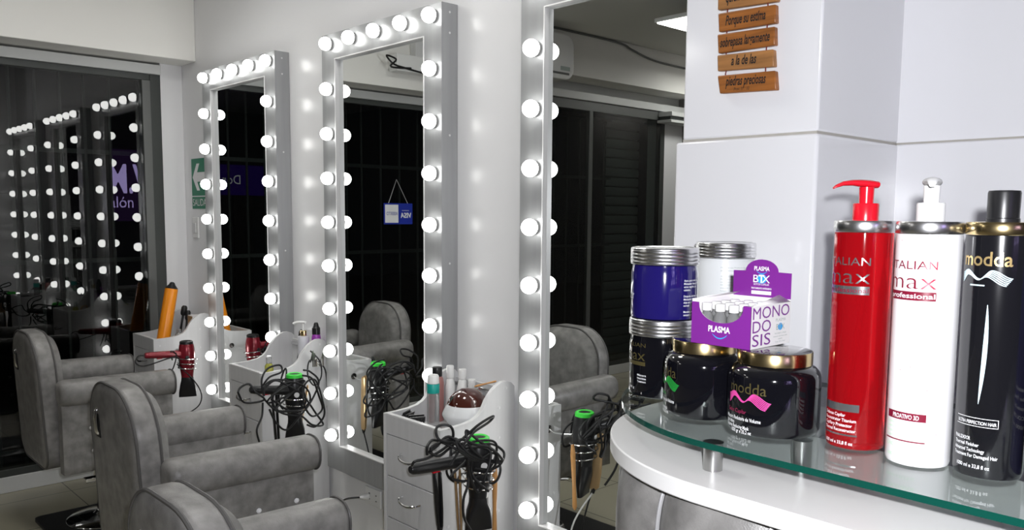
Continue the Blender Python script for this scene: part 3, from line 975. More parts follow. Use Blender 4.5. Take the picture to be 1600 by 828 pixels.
def straight_jar(c, r, z, h, body, label, group=None):
    root = thing('mask_jar', label, 'jar', (*c, z), group)
    hl = 0.027
    MB().lathe([(r * 0.90, 0), (r * 0.955, 0.0015), (r * 0.965, 0.006), (r * 0.965, h - hl - 0.012), (r * 0.94, h - hl - 0.006), (r * 0.93, h - hl - 0.001)], (*c, z), 64).build('body', body, root, smooth=50)
    prof = [(r * 0.97, h - hl)]
    for k in range(4):
        a = h - hl + 0.001 + k * 0.0055
        prof += [(r * 0.993, a), (r, a + 0.0018), (r * 0.995, a + 0.0042), (r * 0.985, a + 0.005)]
    prof += [(r * 0.99, h - 0.003), (r * 0.97, h - 0.0008), (r * 0.90, h - 0.0002), (r * 0.86, h - 0.0016), (r * 0.2, h - 0.0016)]
    MB().lathe(prof, (*c, z), 72).build('lid', M['alu'], root, smooth=60)
    return root
cs = (-0.7870, 1.0640); RJ = 0.0535
H1 = 0.1225
sj = straight_jar(cs, RJ, ZS, H1, M['blackjar'], 'black jar with ribbed silver lid, at the bottom under the blue jar')
u = viewer(cs); rj = RJ * 0.965
t = MB()
t.text_round('ITALIAN', cs, rj, u, math.radians(-30), ZS + 0.079, width=0.05, height=0.009, right=True)
t.text_round('max', cs, rj, u, math.radians(-30), ZS + 0.058, width=0.05, height=0.024, right=True)
t.patch_round(cs, rj, u, math.radians(-86), math.radians(-30), ZS + 0.050, ZS + 0.056)
t.build('gold_lettering', M['inkdimgold'], sj, recalc=False)
t = MB()
for k, s in enumerate(('Máscara', 'Nutritiva', 'Treatment')):
    t.text_round(s, cs, rj, u, math.radians(-28), ZS + 0.0335 - 0.005 * k, width=0.017, height=0.0045, right=True, bold=0.01)
t.text_round('500 g', cs, rj, u, math.radians(-55), ZS + 0.012, width=0.016, height=0.005, right=True)
t.build('white_lettering', M['inkwhite'], sj, recalc=False)
H2 = 0.1110
bj = straight_jar(cs, RJ, ZS + H1, H2, M['navy'], 'dark blue jar with ribbed silver lid, on top of the black jar')
t = MB()
zz0 = ZS + H1 + 0.060
for k, s in enumerate(('Apto para todo tipo de', 'Matizador blanco con', 'ativo rapido para', 'cabelos', '', 'Después de lavar con', 'Matizador blanco con', 'deje actuar minutos', 'normal', '', 'Manténgase fuera', 'temperatura ambiente')):
    if s: t.text_round(s, cs, rj, u, math.radians(35), zz0 - 0.0048 * k, height=0.0044, width=0.00185 * len(s), bold=0.01)
t.text_round('matizador', cs, rj, u, math.radians(-62), ZS + H1 + 0.03, width=0.05, height=0.02, right=True)
t.build('white_lettering', M['inkwhite'], bj, recalc=False)
cw = (-0.8150, 1.2800)
straight_jar(cw, 0.0525, ZS, H1, M['blackjar'], 'black jar hidden below the white jar in the back row')
wj = straight_jar(cw, 0.0525, ZS + H1, H2 + 0.003, M['jarwhite'], 'white jar with ribbed silver lid, behind the purple box')
u = viewer(cw); rw = 0.0525 * 0.965
t = MB()
for k, s in enumerate(('Modo de uso Producto de uso', 'profesional y continuo', '', 'AGUA DE BRILLO', 'Provee de acondicionador', 'incoloro y brillante', 'MODO DE USO Y APLICAR', 'espere el resultado', 'luego', 'enjuague', 'bien', 'secar', 'peinar')):
    if s: t.text_round(s, cw, rw, u, math.radians(-8), ZS + H1 + 0.070 - 0.0050 * k, height=0.0040, width=min(0.050, 0.0021 * len(s)), bold=0.0)
t.build('grey_lettering', M['inkgrey'], wj, recalc=False)

# ------------------------------------------------------------------ purple display box of ampoules
ZB = ZS + 0.1083
bx0, bx1, by0, by1, bz1 = -0.660, -0.5685, 0.957, 1.060, ZB + 0.060
box = thing('display_box', 'purple and white display box of ampoules on the two gold-lidded jars', 'box', ((bx0 + bx1) / 2, (by0 + by1) / 2, ZB))
b = MB()
tk = 0.0008
cut = [(bx0, ZB), (bx1, ZB), (bx1, bz1 - 0.003), (bx1 - 0.010, bz1 - 0.003)]
cxm = (bx0 + bx1) / 2
for k in range(17):
    th = PI * k / 16
    cut.append((cxm + 0.0345 * math.cos(th) * 1.0, bz1 - 0.003 - 0.026 * math.sin(th) ** 0.8))
cut += [(bx0 + 0.010, bz1 - 0.003), (bx0, bz1 - 0.003)]
b.prism(cut, 'y', by0, by0 + tk, 0)
b.prism(cut, 'y', by0 + tk, by0 + 2 * tk, 1)
b.box(bx1 - tk, bx1, by0 + tk, by1, ZB, bz1 - 0.003, 1)
b.box(bx0, bx0 + tk, by0 + tk, by1, ZB, bz1 + 0.001, 1)
b.box(bx0 + tk, bx1 - tk, by1 - tk, by1, ZB, bz1, 1)
b.box(bx0 + tk, bx1 - tk, by0 + tk, by1 - tk, ZB, ZB + tk, 1)
b.build('carton', [M['purple'], M['cardwhite']], box, smooth=20)
sl = MB()
sl.add([(bx1 - 0.0005, by0 + 0.004, bz1 - 0.004), (bx1 - 0.0005, by1, bz1 - 0.003), (bx1 - 0.016, by1 - 0.004, bz1 + 0.005), (bx1 - 0.016, by0 + 0.022, bz1 - 0.008)], [(0, 1, 2, 3)])
so = sl.build('side_flap', M['cardwhite'], box)
sm = so.modifiers.new('thickness', 'SOLIDIFY'); sm.thickness = 0.0006
sl = MB()
sl.add([(bx0 + 0.0005, by0 + 0.004, bz1), (bx0 + 0.0005, by1, bz1 + 0.001), (bx0 + 0.014, by1 - 0.004, bz1 + 0.006), (bx0 + 0.012, by0 + 0.02, bz1 + 0.004)], [(0, 1, 2, 3)])
so = sl.build('side_flap', M['cardwhite'], box)
sm = so.modifiers.new('thickness', 'SOLIDIFY'); sm.thickness = 0.0006
fp = [(bx0, bz1), (bx1, bz1), (bx1, bz1 + 0.036), (bx1 - 0.020, bz1 + 0.0365)]
for k in range(13):
    th = PI * k / 12
    fp.append((cxm + 0.0260 * math.cos(th), bz1 + 0.0365 + 0.017 * math.sin(th)))
fp += [(bx0 + 0.020, bz1 + 0.0365), (bx0, bz1 + 0.036)]
lean_ = 0.0
MB().prism(fp, 'y', by1 - 0.0005, by1 + 0.0003, 0, 1).build('raised_flap', [M['purple'], M['cardwhite']], box, smooth=20)
X_, Y_, Z_ = (1, 0, 0), (0, 1, 0), (0, 0, 1)
t = MB()
t.text_flat('PLASMA', (cxm - 0.001, by0, ZB + 0.0185), X_, Z_, width=0.034, height=0.0115, bold=0.03, center=True)
t.build('white_lettering', M['inkwhite'], box, recalc=False)
t = MB()
t.text_flat('PLASMA', (cxm, by1 - 0.0005, bz1 + 0.0375), X_, Z_, width=0.024, height=0.0085, bold=0.02, center=True)
t.text_flat('B X', (cxm, by1 - 0.0005, bz1 + 0.0205), X_, Z_, width=0.026, height=0.0155, center=True)
t.text_flat('BOTOX CAPILAR', (cxm, by1 - 0.0005, bz1 + 0.0165), X_, Z_, width=0.024, height=0.0040, center=True)
t.text_flat('TRATAMIENTO INTENSIVO', (cxm, by1 - 0.0005, bz1 + 0.0110), X_, Z_, width=0.032, height=0.0034, bold=0.02, center=True)
MB().box(cxm - 0.0155, cxm + 0.0155, by1 - 0.0009, by1 - 0.0004, bz1 + 0.0035, bz1 + 0.0085).build('white_bar', M['inkwhite'], box)
t.build('white_lettering', M['inkwhite'], box, recalc=False)
t = MB()
t.text_flat('Contenido 24 ampollas de uso capilar profesional', (bx0 + 0.0015, by1 - 0.0005, bz1 - 0.0030), X_, Z_, width=0.044, height=0.0030)
t.build('white_lettering', M['inkwhite'], box, recalc=False)
t = MB()
def smile(mb, xc, y, z, w, h, th, mi=0):
    vs = []
    for k in range(17):
        q = -1 + 2 * k / 16
        zz_ = z - h * (1 - q * q)
        vs += [(xc + q * w, y, zz_), (xc + q * w * 1.02, y, zz_ - th * (1 - q * q) ** 0.5)]
    mb.add(vs, [(2 * k, 2 * k + 1, 2 * k + 3, 2 * k + 2) for k in range(16)], mi)
smile(t, cxm, by0 - 0.0006, ZB + 0.0160, 0.0115, 0.0050, 0.0016)
t.build('blue_smile', M['inkblue'], box, recalc=False)
t = MB()
smile(t, cxm, by1 - 0.0011, bz1 + 0.0368, 0.0085, 0.0030, 0.0012)
t.build('blue_smile', M['inkblue'], box, recalc=False)
MB().add([(bx1 + 0.0007, by0 + 0.0755 + 0.006 * math.cos(2 * PI * k / 16), ZB + 0.0250 + 0.005 * math.sin(2 * PI * k / 16)) for k in range(16)], [tuple(range(16))]).build('blue_mark', M['inkblue'], box, recalc=False)
MB().text_flat('T', (cxm, by1 - 0.0005, bz1 + 0.0205), X_, Z_, width=0.009, height=0.0155, bold=0.03, center=True, lift=0.0010).build('white_letter', M['inkwhite'], box, recalc=False)
MB().add([(cxm + 0.0085 * math.cos(2 * PI * k / 20), by1 - 0.0010, bz1 + 0.0258 + 0.0066 * math.sin(2 * PI * k / 20)) for k in range(20)], [tuple(range(20))]).build('blue_mark', M['inkblue'], box, recalc=False)
t = MB()
t.text_flat('MONO', (bx1, by0 + 0.0045, ZB + 0.0395), Y_, Z_, width=0.094, height=0.0225)
t.text_flat('DO', (bx1, by0 + 0.0045, ZB + 0.0215), Y_, Z_, width=0.046, height=0.0225)
t.text_flat('SIS', (bx1, by0 + 0.0045, ZB + 0.0035), Y_, Z_, width=0.046, height=0.0225)
t.build('purple_lettering', M['inkpurple'], box, recalc=False)
t = MB()
t.text_flat('PLASMA', (bx1, by0 + 0.0765, ZB + 0.0325), Y_, Z_, width=0.026, height=0.0060, center=True)
t.text_flat('BTX', (bx1, by0 + 0.0755, ZB + 0.0210), Y_, Z_, width=0.022, height=0.0115, center=True, lift=0.0009)
for k, s in enumerate(('TRATAMIENTO CAPILAR', 'intensivo de botox para', 'cabello', 'Cont. 24 x 10 ml')):
    t.text_flat(s, (bx1, by0 + 0.0765, ZB + 0.0150 - 0.0038 * k), Y_, Z_, height=0.0030, center=True, width=0.0016 * len(s))
t.build('grey_lettering', M['inkgrey'], box, recalc=False)
# ampoules inside the box
v0 = None
n = 0
for iy in range(4):
    for ix in range(4):
        x = bx0 + 0.014 + ix * 0.0212; y = by0 + 0.016 + iy * 0.0235
        lb = 'clear ampoule standing in the purple display box'
        if v0 is None:
            v0 = thing('ampoule', lb, 'ampoule', (x, y, ZB + 0.001), 'ampoules in the display box')
            MB().lathe([(0.008, 0), (0.0092, 0.002), (0.0092, 0.036), (0.006, 0.041), (0.005, 0.044)], (x, y, ZB + 0.001), 20).build('vial', M['clear'], v0)
            MB().lathe([(0.0068, 0.044), (0.0070, 0.0535), (0.0055, 0.0545)], (x, y, ZB + 0.001), 16).build('cap', M['white'], v0)
            n0 = (x, y)
        else:
            dup(v0, x - n0[0], y - n0[1], lb)

# ------------------------------------------------------------------ hanging plank sign on the column
YP0, YP1 = CY - 0.0135, CY - 0.001
planks = [
    ([(-0.899, 1.857), (-0.777, 1.853), (-0.777, 1.8135), (-0.898, 1.8185)], 'quién la hallará', 0.66, 'woodpale'),
    ([(-0.897, 1.8125), (-0.780, 1.8090), (-0.778, 1.7765), (-0.894, 1.7785)], 'Porque su estíma', 0.70, 'wood'),
    ([(-0.897, 1.7745), (-0.780, 1.7710), (-0.778, 1.7385), (-0.894, 1.7395)], 'sobrepasa largamente', 0.87, 'wood'),
    ([(-0.896, 1.7365), (-0.781, 1.7320), (-0.778, 1.7015), (-0.894, 1.7070)], 'a la de las', 0.45, 'woodpale'),
    ([(-0.894, 1.6990), (-0.776, 1.6945), (-0.772, 1.6605), (-0.888, 1.6655)], 'piedras preciosas', 0.70, 'wood'),
]
sign = thing('plank_sign', 'hanging sign of five wooden planks with black lettering on the white column', 'sign', (-0.837, CY - 0.001, 1.66))
for q, s, wd, mt in planks:
    pl = MB().prism(q, 'y', YP0, YP1).build('plank', M[mt], sign, bevel=0.002)
    a, bq, cq, d = [Vector(p) for p in q]
    ux = ((bq - a) + (cq - d)) / 2
    base = d + (a - d) * (0.40 if 'preciosas' in s else 0.30) + ux * (0.48)
    wx = (bq - a).length * wd
    U = Vector((ux.x, 0, ux.y))
    t = MB().text_flat(s, (base.x, YP0, base.y), U, (0, 0, 1), width=wx, height=0.0245, shear=0.25, bold=0.022, center=True)
    if 'preciosas' in s:
        p2 = d + (a - d) * 0.10 + ux * 0.40
        t.text_flat('Prov. 31 : 10', (p2.x, YP0, p2.y), U, (0, 0, 1), width=0.032, height=0.0085, shear=0.25, center=True)
    t.build('lettering', M['inkblack'], pl, recalc=False)
cz = MB()
for (zt, zb) in ((1.8185, 1.811), (1.7785, 1.773), (1.7395, 1.735), (1.7050, 1.697)):
    cz = MB()
    for x in (-0.8785, -0.796):
        cz.tube([(x + 0.001, YP0 + 0.005, zt + 0.003), (x, YP0 + 0.003, (zt + zb) / 2), (x - 0.001, YP0 + 0.005, zb - 0.003 - 0.003 * (x > -0.82))], 0.0012, 6)
    cz.build('cord', M['cordred'], sign)
t = MB()
for x in (-0.8785, -0.796):
    t.tube([(x, YP0 + 0.006, 1.852), (x * 0.3 + -0.837 * 0.7, YP0 + 0.006, 1.93)], 0.0012, 6)
t.build('cord', M['cordred'], sign)

# ------------------------------------------------------------------ hair dryers in wire holders, cords, irons
def tangle(mb, c, rx, ry, rz, loops, seed, r=0.0033):
    """a hank of cord wound loosely around c"""
    rnd = random.Random(seed)
    pts = []
    ph = rnd.random() * 6
    tilt = 0.0
    per = 9
    for k in range(loops * per):
        if k % per == 0:
            ax = Vector((rnd.uniform(-0.5, 0.9), rnd.uniform(-0.7, 0.7), rnd.uniform(-0.35, 0.5))).normalized()
            sc = rnd.uniform(0.55, 1.05)
            off = Vector((rnd.uniform(-0.2, 0.2) * rx, rnd.uniform(-0.35, 0.35) * ry, rnd.uniform(-0.3, 0.3) * rz))
            a = ax.cross(Vector((0.2, 0.1, 1))).normalized()
            b = ax.cross(a)
        th = ph + 2 * PI * k / per + rnd.uniform(-0.12, 0.12)
        d = a * math.cos(th) + b * math.sin(th)
        pts.append(Vector(c) + off + Vector((d.x * rx * sc, d.y * ry * sc, d.z * rz * sc)))
    mb.tube(spline(pts, 5), r, 6)

def make_dryer(c, name_label, shell, capm, rings_z, cord, seed, handle_end, holder_label, panel_x):
    """hair dryer hanging nose-down in a wire spiral; c = centre of its top ring"""
    x, y, z = c
    hold = thing('dryer_holder', holder_label, 'holder', (x, y, z - 0.13), 'wire dryer holders')
    hp = []
    for k in range(61):
        th = PI * 0.0 + 2 * PI * 3.0 * k / 60
        rr = 0.052 - 0.010 * k / 60
        hp.append((x + rr * math.cos(th + PI), y + rr * math.sin(th + PI), z - rings_z[0] - (rings_z[1] - rings_z[0]) * k / 60))
    h = MB().tube(hp, 0.0024, 8)
    h.build('wire_spiral', M['chrome'], hold)
    a = MB().tube(spline([(panel_x + 0.002, y + 0.03, z - 0.08), (panel_x + 0.03, y + 0.025, z - 0.09), (x - 0.06, y + 0.01, z - rings_z[0] - 0.004), hp[0]], 5), 0.003, 8)
    a.cyl((panel_x + 0.0005, y + 0.03, z - 0.08), (panel_x + 0.006, y + 0.03, z - 0.08), 0.014, 16)
    a.build('bracket', M['chrome'], hold)
    root = thing('hair_dryer', name_label, 'hair dryer', (x, y, z - 0.29))
    b = MB().lathe([(0.030, -0.003), (0.036, -0.02), (0.0405, -0.05), (0.0405, -0.085), (0.037, -0.125), (0.031, -0.165), (0.0285, -0.185)], (x, y, z), 36)
    body = b.build('barrel', shell, root)
    MB().lathe([(0.0305, -0.013), (0.0335, -0.012), (0.0325, 0.0), (0.027, 0.004), (0.021, 0.002), (0.020, -0.003)], (x, y, z), 36).build('end_ring', capm, body)
    MB().lathe([(0.020, -0.004), (0.0195, 0.0005), (0.005, 0.0025)], (x, y, z), 28).build('intake_grille', M['blackmatt'], body)
    # flat concentrator nozzle
    rs = []
    for zz_, hx, hy in ((-0.183, 0.0290, 0.0290), (-0.20, 0.0300, 0.0300), (-0.225, 0.024, 0.036), (-0.262, 0.013, 0.042), (-0.287, 0.0095, 0.043)):
        ring_ = []
        for i in range(28):
            th = 2 * PI * i / 28
            e = 1.0 if zz_ > -0.21 else 0.55
            cx, sx = math.cos(th), math.sin(th)
            dx, dy = math.copysign(abs(cx) ** e, cx) * hx, math.copysign(abs(sx) ** e, sx) * hy
            ring_.append((x + dx * 0.94 + dy * 0.34, y + dy * 0.94 - dx * 0.34, z + zz_))
        rs.append(ring_)
    MB().rings(rs).build('nozzle', M['black'], root, smooth=50)
    # handle pointing away from the wall
    e = Vector(handle_end)
    s = Vector((x, y - 0.03, z - 0.062))
    d = (e - s)
    hs = []
    for k, rr in ((0.0, 0.021), (0.12, 0.0205), (0.35, 0.0185), (0.65, 0.0175), (0.88, 0.0165), (0.97, 0.0145), (1.0, 0.010)):
        hs.append((rr, d.length * k))
    hh = MB().lathe(hs, s, 24, d).build('handle', shell, root)
    MB().box(s.x + d.x * 0.55 - 0.006, s.x + d.x * 0.55 + 0.006, s.y + d.y * 0.6 - 0.012, s.y + d.y * 0.6 + 0.012, s.z + d.z * 0.6 - 0.020, s.z + d.z * 0.6 - 0.016).build('switch', M['redplastic'], hh)
    MB().lathe([(0.0105, 0), (0.0105, 0.002), (0.007, 0.0035)], (x + 0.0385, y - 0.012, z - 0.078), 16, (0.95, -0.3, 0.05)).build('badge', M['white'] if shell is not M['red'] else M['black'], body)
    cb = MB()
    cord(cb, Vector(c), e)
    cb.build('cord', M['blackmatt'], root)
    return root

CORD_NEAR = [
    [(0.043,-0.279,-0.02),(0.061,-0.28,-0.003),(0.059,-0.234,-0.003),(0.041,-0.153,0.011),(0.048,-0.138,0.035),(0.064,-0.156,0.069),(0.053,-0.173,0.078),(0.04,-0.189,0.072),(0.054,-0.202,0.056),(0.063,-0.192,0.038),(0.047,-0.121,0.019),(0.042,-0.079,0.032),(0.06,-0.05,0.06),(0.06,0.004,0.075),(0.042,0.003,0.054),(0.046,-0.055,0.037),(0.063,-0.096,0.024),(0.055,-0.111,0.006)],
    [(0.057,-0.237,0.006),(0.062,-0.24,0.03),(0.044,-0.207,0.039),(0.044,-0.161,0.019),(0.062,-0.122,-0.007),(0.058,-0.07,-0.044),(0.041,0.013,-0.065),(0.049,0.053,-0.072),(0.064,0.01,-0.033),(0.052,-0.048,0.011),(0.04,-0.083,0.043),(0.055,-0.079,-0.004),(0.063,-0.041,-0.04)],
    [(0.057,-0.222,0.007),(0.062,-0.224,0.027),(0.044,-0.15,0.03),(0.044,-0.118,0.013),(0.062,-0.106,-0.015),(0.058,-0.053,-0.046),(0.041,0.025,-0.045),(0.049,0.044,-0.092),(0.064,0.019,-0.119),(0.052,0.004,-0.13),(0.04,0.002,-0.108),(0.055,0.018,-0.076),(0.063,0.016,-0.043)],
    [(0.06,-0.115,0.018),(0.06,-0.098,-0.03),(0.042,-0.076,-0.077),(0.047,-0.082,-0.118),(0.063,-0.111,-0.15),(0.054,-0.102,-0.207),(0.04,-0.065,-0.26)],
    [(0.049,-0.133,0.03),(0.064,-0.129,0.003),(0.052,-0.073,-0.036),(0.04,-0.063,-0.085),(0.055,-0.044,-0.12),(0.063,-0.015,-0.147)],
    [(0.057,-0.232,0.013),(0.062,-0.201,-0.004),(0.044,-0.15,0.003),(0.044,-0.107,0.022),(0.062,-0.068,0.004),(0.058,-0.002,-0.021),(0.041,0.06,-0.075),(0.049,0.006,-0.067),(0.064,-0.086,-0.023),(0.052,-0.135,0.029),(0.04,-0.158,0.037),(0.055,-0.201,0.023),(0.063,-0.232,0.016)],
    [(0.064,-0.097,-0.029),(0.049,-0.078,-0.084),(0.041,-0.038,-0.152),(0.058,-0.025,-0.106),(0.061,-0.005,-0.035),(0.043,-0.024,-0.017),(0.045,-0.092,-0.004),(0.062,-0.149,0.023)],
]
CORD_MIDDLE = [
    [(0.064,-0.271,-0.026),(0.049,-0.253,-0.011),(0.041,-0.215,-0.004),(0.058,-0.196,-0.037),(0.061,-0.163,-0.069),(0.043,-0.197,-0.08),(0.045,-0.242,-0.07),(0.062,-0.27,-0.026)],
    [(0.06,-0.169,-0.041),(0.06,-0.171,0.013),(0.042,-0.136,0.047),(0.047,-0.088,0.055),(0.063,-0.09,0.03),(0.054,-0.136,0.014),(0.04,-0.158,-0.019)],
    [(0.04,-0.153,-0.074),(0.054,-0.117,-0.118),(0.064,-0.071,-0.13),(0.047,0.005,-0.138),(0.042,0.047,-0.104),(0.059,0.016,-0.047),(0.061,-0.052,-0.016),(0.043,-0.102,-0.04),(0.046,-0.12,-0.091),(0.063,-0.093,-0.134),(0.055,-0.015,-0.162)],
    [(0.043,-0.161,-0.086),(0.045,-0.167,-0.139),(0.063,-0.198,-0.184),(0.056,-0.186,-0.236)],
    [(0.046,0.009,0.001),(0.063,0.045,-0.015),(0.056,0.079,-0.092),(0.04,0.102,-0.155),(0.051,0.048,-0.173),(0.064,0.004,-0.107),(0.05,0.021,-0.035),(0.041,0.073,-0.029),(0.057,0.097,-0.123),(0.062,0.097,-0.179),(0.044,0.067,-0.221),(0.044,0.029,-0.207)],
    [(0.045,-0.154,-0.032),(0.043,-0.109,-0.005),(0.061,-0.06,-0.029),(0.059,0.007,-0.081),(0.041,0.07,-0.164),(0.048,0.101,-0.218),(0.064,0.041,-0.205),(0.053,0.001,-0.165),(0.04,-0.059,-0.13),(0.054,-0.131,-0.075)],
    [(0.064,-0.144,-0.112),(0.049,-0.109,-0.175),(0.041,-0.061,-0.213),(0.058,-0.017,-0.168),(0.061,0.036,-0.113),(0.043,0.087,-0.038),(0.045,0.048,0.01),(0.062,0.008,0.025)],
]
def big_cord(loops, seed):
    def f(cb, c, e):
        x, y, z = c
        for l in loops:
            cb.tube(spline([(x + p[0], y + p[1], z + p[2]) for p in l], 6), 0.0040, 8)
        tangle(cb, (x + 0.045, y - 0.03, z - 0.055), 0.022, 0.12, 0.075, 2, seed + 3, 0.0038)
        tangle(cb, (x - 0.055, y - 0.02, z - 0.075), 0.02, 0.10, 0.085, 2, seed, 0.0038)
    return f
def small_cord(cb, c, e):
    x, y, z = c
    cb.tube(spline([e, e + Vector((0, -0.03, 0.0)), e + Vector((0.005, -0.045, -0.03)), e + Vector((0.01, 0.0, -0.05)), (x + 0.02, y - 0.06, z - 0.07), (x + 0.03, y - 0.055, z - 0.13)], 6), 0.0032, 7)
    cb.tube(spline([(x + 0.01, y - 0.055, z - 0.11), (x + 0.035, y + 0.012, z - 0.19), (x + 0.035, y + 0.055, z - 0.27), (x + 0.035, y + 0.045, z - 0.33), (x + 0.035, y - 0.01, z - 0.365), (x + 0.03, y - 0.035, z - 0.37)], 6), 0.0032, 7)
    cb.tube(spline([(x - 0.01, y - 0.07, z - 0.09), (x + 0.015, y - 0.085, z - 0.04), (x + 0.02, y - 0.06, z - 0.06), (x + 0.02, y - 0.075, z - 0.12), (x + 0.01, y - 0.09, z - 0.15)], 6), 0.0032, 7)

DC = (-1.842, 1.588, 0.769)
DB = (-3.035, 1.622, 0.779)
DA = (-4.209, 1.644, 0.772)
make_dryer(DC, 'black hair dryer with green end ring on the nearest cabinet, tangled cord', M['black'], M['green'], (0.085, 0.165), big_cord(CORD_NEAR, 11), 3, (-1.842, 1.335, 0.722), 'wire spiral holder on the nearest cabinet side', SX[2])
make_dryer(DB, 'black hair dryer with green end ring on the middle cabinet, tangled cord', M['black'], M['green'], (0.085, 0.165), big_cord(CORD_MIDDLE, 29), 4, (-3.035, 1.43, 0.742), 'wire spiral holder on the middle cabinet side', SX[1])
make_dryer(DA, 'dark red hair dryer hanging by the window corner cabinet', M['red'], M['black'], (0.075, 0.150), small_cord, 5, (-4.209, 1.435, 0.722), 'wire spiral holder on the window corner cabinet', SX[0])

def brush(p, q, r, m, label, head=None):
    root = thing('styling_brush', label, 'brush', tuple(p), 'brushes in the trays')
    p, q = Vector(p), Vector(q)
    MB().lathe([(r * 0.6, 0), (r, (q - p).length * 0.15), (r * 0.7, (q - p).length * 0.6), (r * 0.9, (q - p).length * 0.95), (r * 0.4, (q - p).length)], p, 14, q - p).build('handle', m, root)
    if head:
        MB().lathe([(head * 0.7, 0), (head, 0.01), (head, 0.045), (head * 0.6, 0.055)], q - (q - p).normalized() * 0.01, 14, q - p).build('bristle_head', M['blackmatt'], root)
    return root
def flat_iron(p, q, wide, thick, m, label, tail=None, side=(1, 0, 0), cordpts=None, tip=None):
    """a straightener: two slim paddles joined at the lower end, with its cord"""
    p, q = Vector(p), Vector(q)
    d = (q - p)
    L = d.length
    w = d.normalized()
    sx = Vector(side); sx = (sx - w * sx.dot(w)).normalized()
    t = w.cross(sx)
    root = thing('flat_iron', label, 'hair iron', tuple(q))
    for s in (-1, 1):
        rs = []
        for k, a, o in ((0.0, 0.5, 0.8), (0.03, 0.9, 0.85), (0.3, 1, 0.75), (0.7, 1.05, 0.62), (0.96, 0.85, 0.5), (1.0, 0.5, 0.5)):
            cc = p + w * L * k + sx * s * thick * o
            rs.append([cc + t * math.cos(2 * PI * i / 14) * wide * a + sx * math.sin(2 * PI * i / 14) * thick * 0.5 * a for i in range(14)])
        MB().rings(rs).build('paddle', m, root, smooth=50)
    MB().lathe([(thick * 0.9, 0), (thick * 0.9, 0.006), (thick * 0.5, 0.02)], q - w * 0.004, 14, w).build('cord_sleeve', M['black'], root)
    if cordpts:
        MB().tube(spline([q + w * 0.01] + [Vector(c) for c in cordpts], 7), 0.0032, 7).build('cord', tip or M['blackmatt'], root)
    return root
x, y, z = DC
flat_iron((x - 0.048, y - 0.122, z - 0.09), (x - 0.046, y - 0.112, z - 0.265), 0.015, 0.010, M['black'], 'black flat iron hanging left of the nearest green-ringed dryer', side=(0.3, 1, 0), cordpts=[(x - 0.06, y - 0.07, z - 0.42), (x - 0.06, y - 0.05, z - 0.55), (x - 0.05, y - 0.06, z - 0.72)])
flat_iron((x - 0.006, y - 0.078, z - 0.085), (x - 0.010, y - 0.064, z - 0.285), 0.022, 0.0085, M['champagne'], 'champagne coloured flat iron hanging beside the nearest green-ringed dryer', side=(0.65, 0.76, 0), cordpts=[(x - 0.058, y - 0.01, z - 0.42), (x - 0.06, y + 0.01, z - 0.60), (x - 0.06, y + 0.03, z - 0.74)], tip=M['white'])
brush((x + 0.004, y + 0.062, z - 0.10), (x + 0.012, y + 0.055, z - 0.325), 0.009, M['woodhandle'], 'tan wooden brush handle hanging behind the nearest dryer nozzle')
x, y, z = DB
flat_iron((x - 0.015, y + 0.060, z - 0.055), (x - 0.065, y + 0.036, z - 0.31), 0.0135, 0.009, M['champagne'], 'champagne slim iron hanging behind the dryer on the middle cabinet', side=(0.3, 1, 0), cordpts=[(x - 0.03, y + 0.03, z - 0.44), (x - 0.03, y + 0.06, z - 0.50), (x - 0.04, y + 0.05, z - 0.70)])
flat_iron((x - 0.045, y - 0.07, z - 0.06), (x - 0.045, y - 0.055, z - 0.33), 0.015, 0.010, M['black'], 'black flat iron beside the dryer on the middle cabinet', side=(0.3, 1, 0), cordpts=[(x - 0.04, y - 0.07, z - 0.42), (x - 0.04, y - 0.09, z - 0.56), (x - 0.04, y - 0.07, z - 0.72)])
# hanging metal sectioning clips with a black curler cord on the middle cabinet
k = thing('curling_iron', 'black cord and small metal clips hanging right of the middle dryer', 'hair iron', (DB[0] - 0.05, DB[1] + 0.16, DB[2] - 0.1))
xx, yy, zz_ = DB[0] - 0.10, DB[1] + 0.16, DB[2] + 0.02
cl = MB()
for a in range(7):
    th = a * 0.9
    cl.tube([(xx, yy + 0.008 * a - 0.03, zz_ + 0.012 * math.sin(th)), (xx + 0.012, yy + 0.008 * a - 0.025, zz_ + 0.03 * math.cos(th) + 0.02), (xx + 0.004, yy + 0.008 * a - 0.02, zz_ - 0.02)], 0.0035, 7)
cl.build('clip', M['steel'], k)
cb = MB()
cb.tube(spline([(xx, yy - 0.03, zz_ + 0.05), (xx + 0.01, yy + 0.01, zz_), (xx, yy + 0.02, zz_ - 0.07), (xx + 0.01, yy - 0.02, zz_ - 0.10), (xx + 0.01, yy - 0.05, zz_ - 0.05), (xx, yy - 0.03, zz_ + 0.01), (xx, yy + 0.035, zz_ - 0.03), (xx, yy + 0.05, zz_ - 0.12), (xx, yy + 0.055, zz_ - 0.17), (xx, yy + 0.06, zz_ - 0.19)], 6), 0.0033, 7)
cb.lathe([(0.012, 0), (0.014, 0.02), (0.006, 0.05)], (xx, yy + 0.06, zz_ - 0.225), 10)
cb.build('cord', M['blackmatt'], k)

# ------------------------------------------------------------------ things on the cabinet trays
ZTR = 0.7125
def simple_bottle(x, y, z, prof, m, label, capprof=None, capm=None, cat='bottle', name='bottle', group=None, band=None):
    root = thing(name, label, cat, (x, y, z), group)
    MB().lathe(prof, (x, y, z), 28).build('body', m, root)
    if capprof:
        MB().lathe(capprof, (x, y, z), 24).build('cap', capm, root)
    if band:
        MB().lathe(band[0], (x, y, z), 28).build('label_band', band[1], root)
    return root
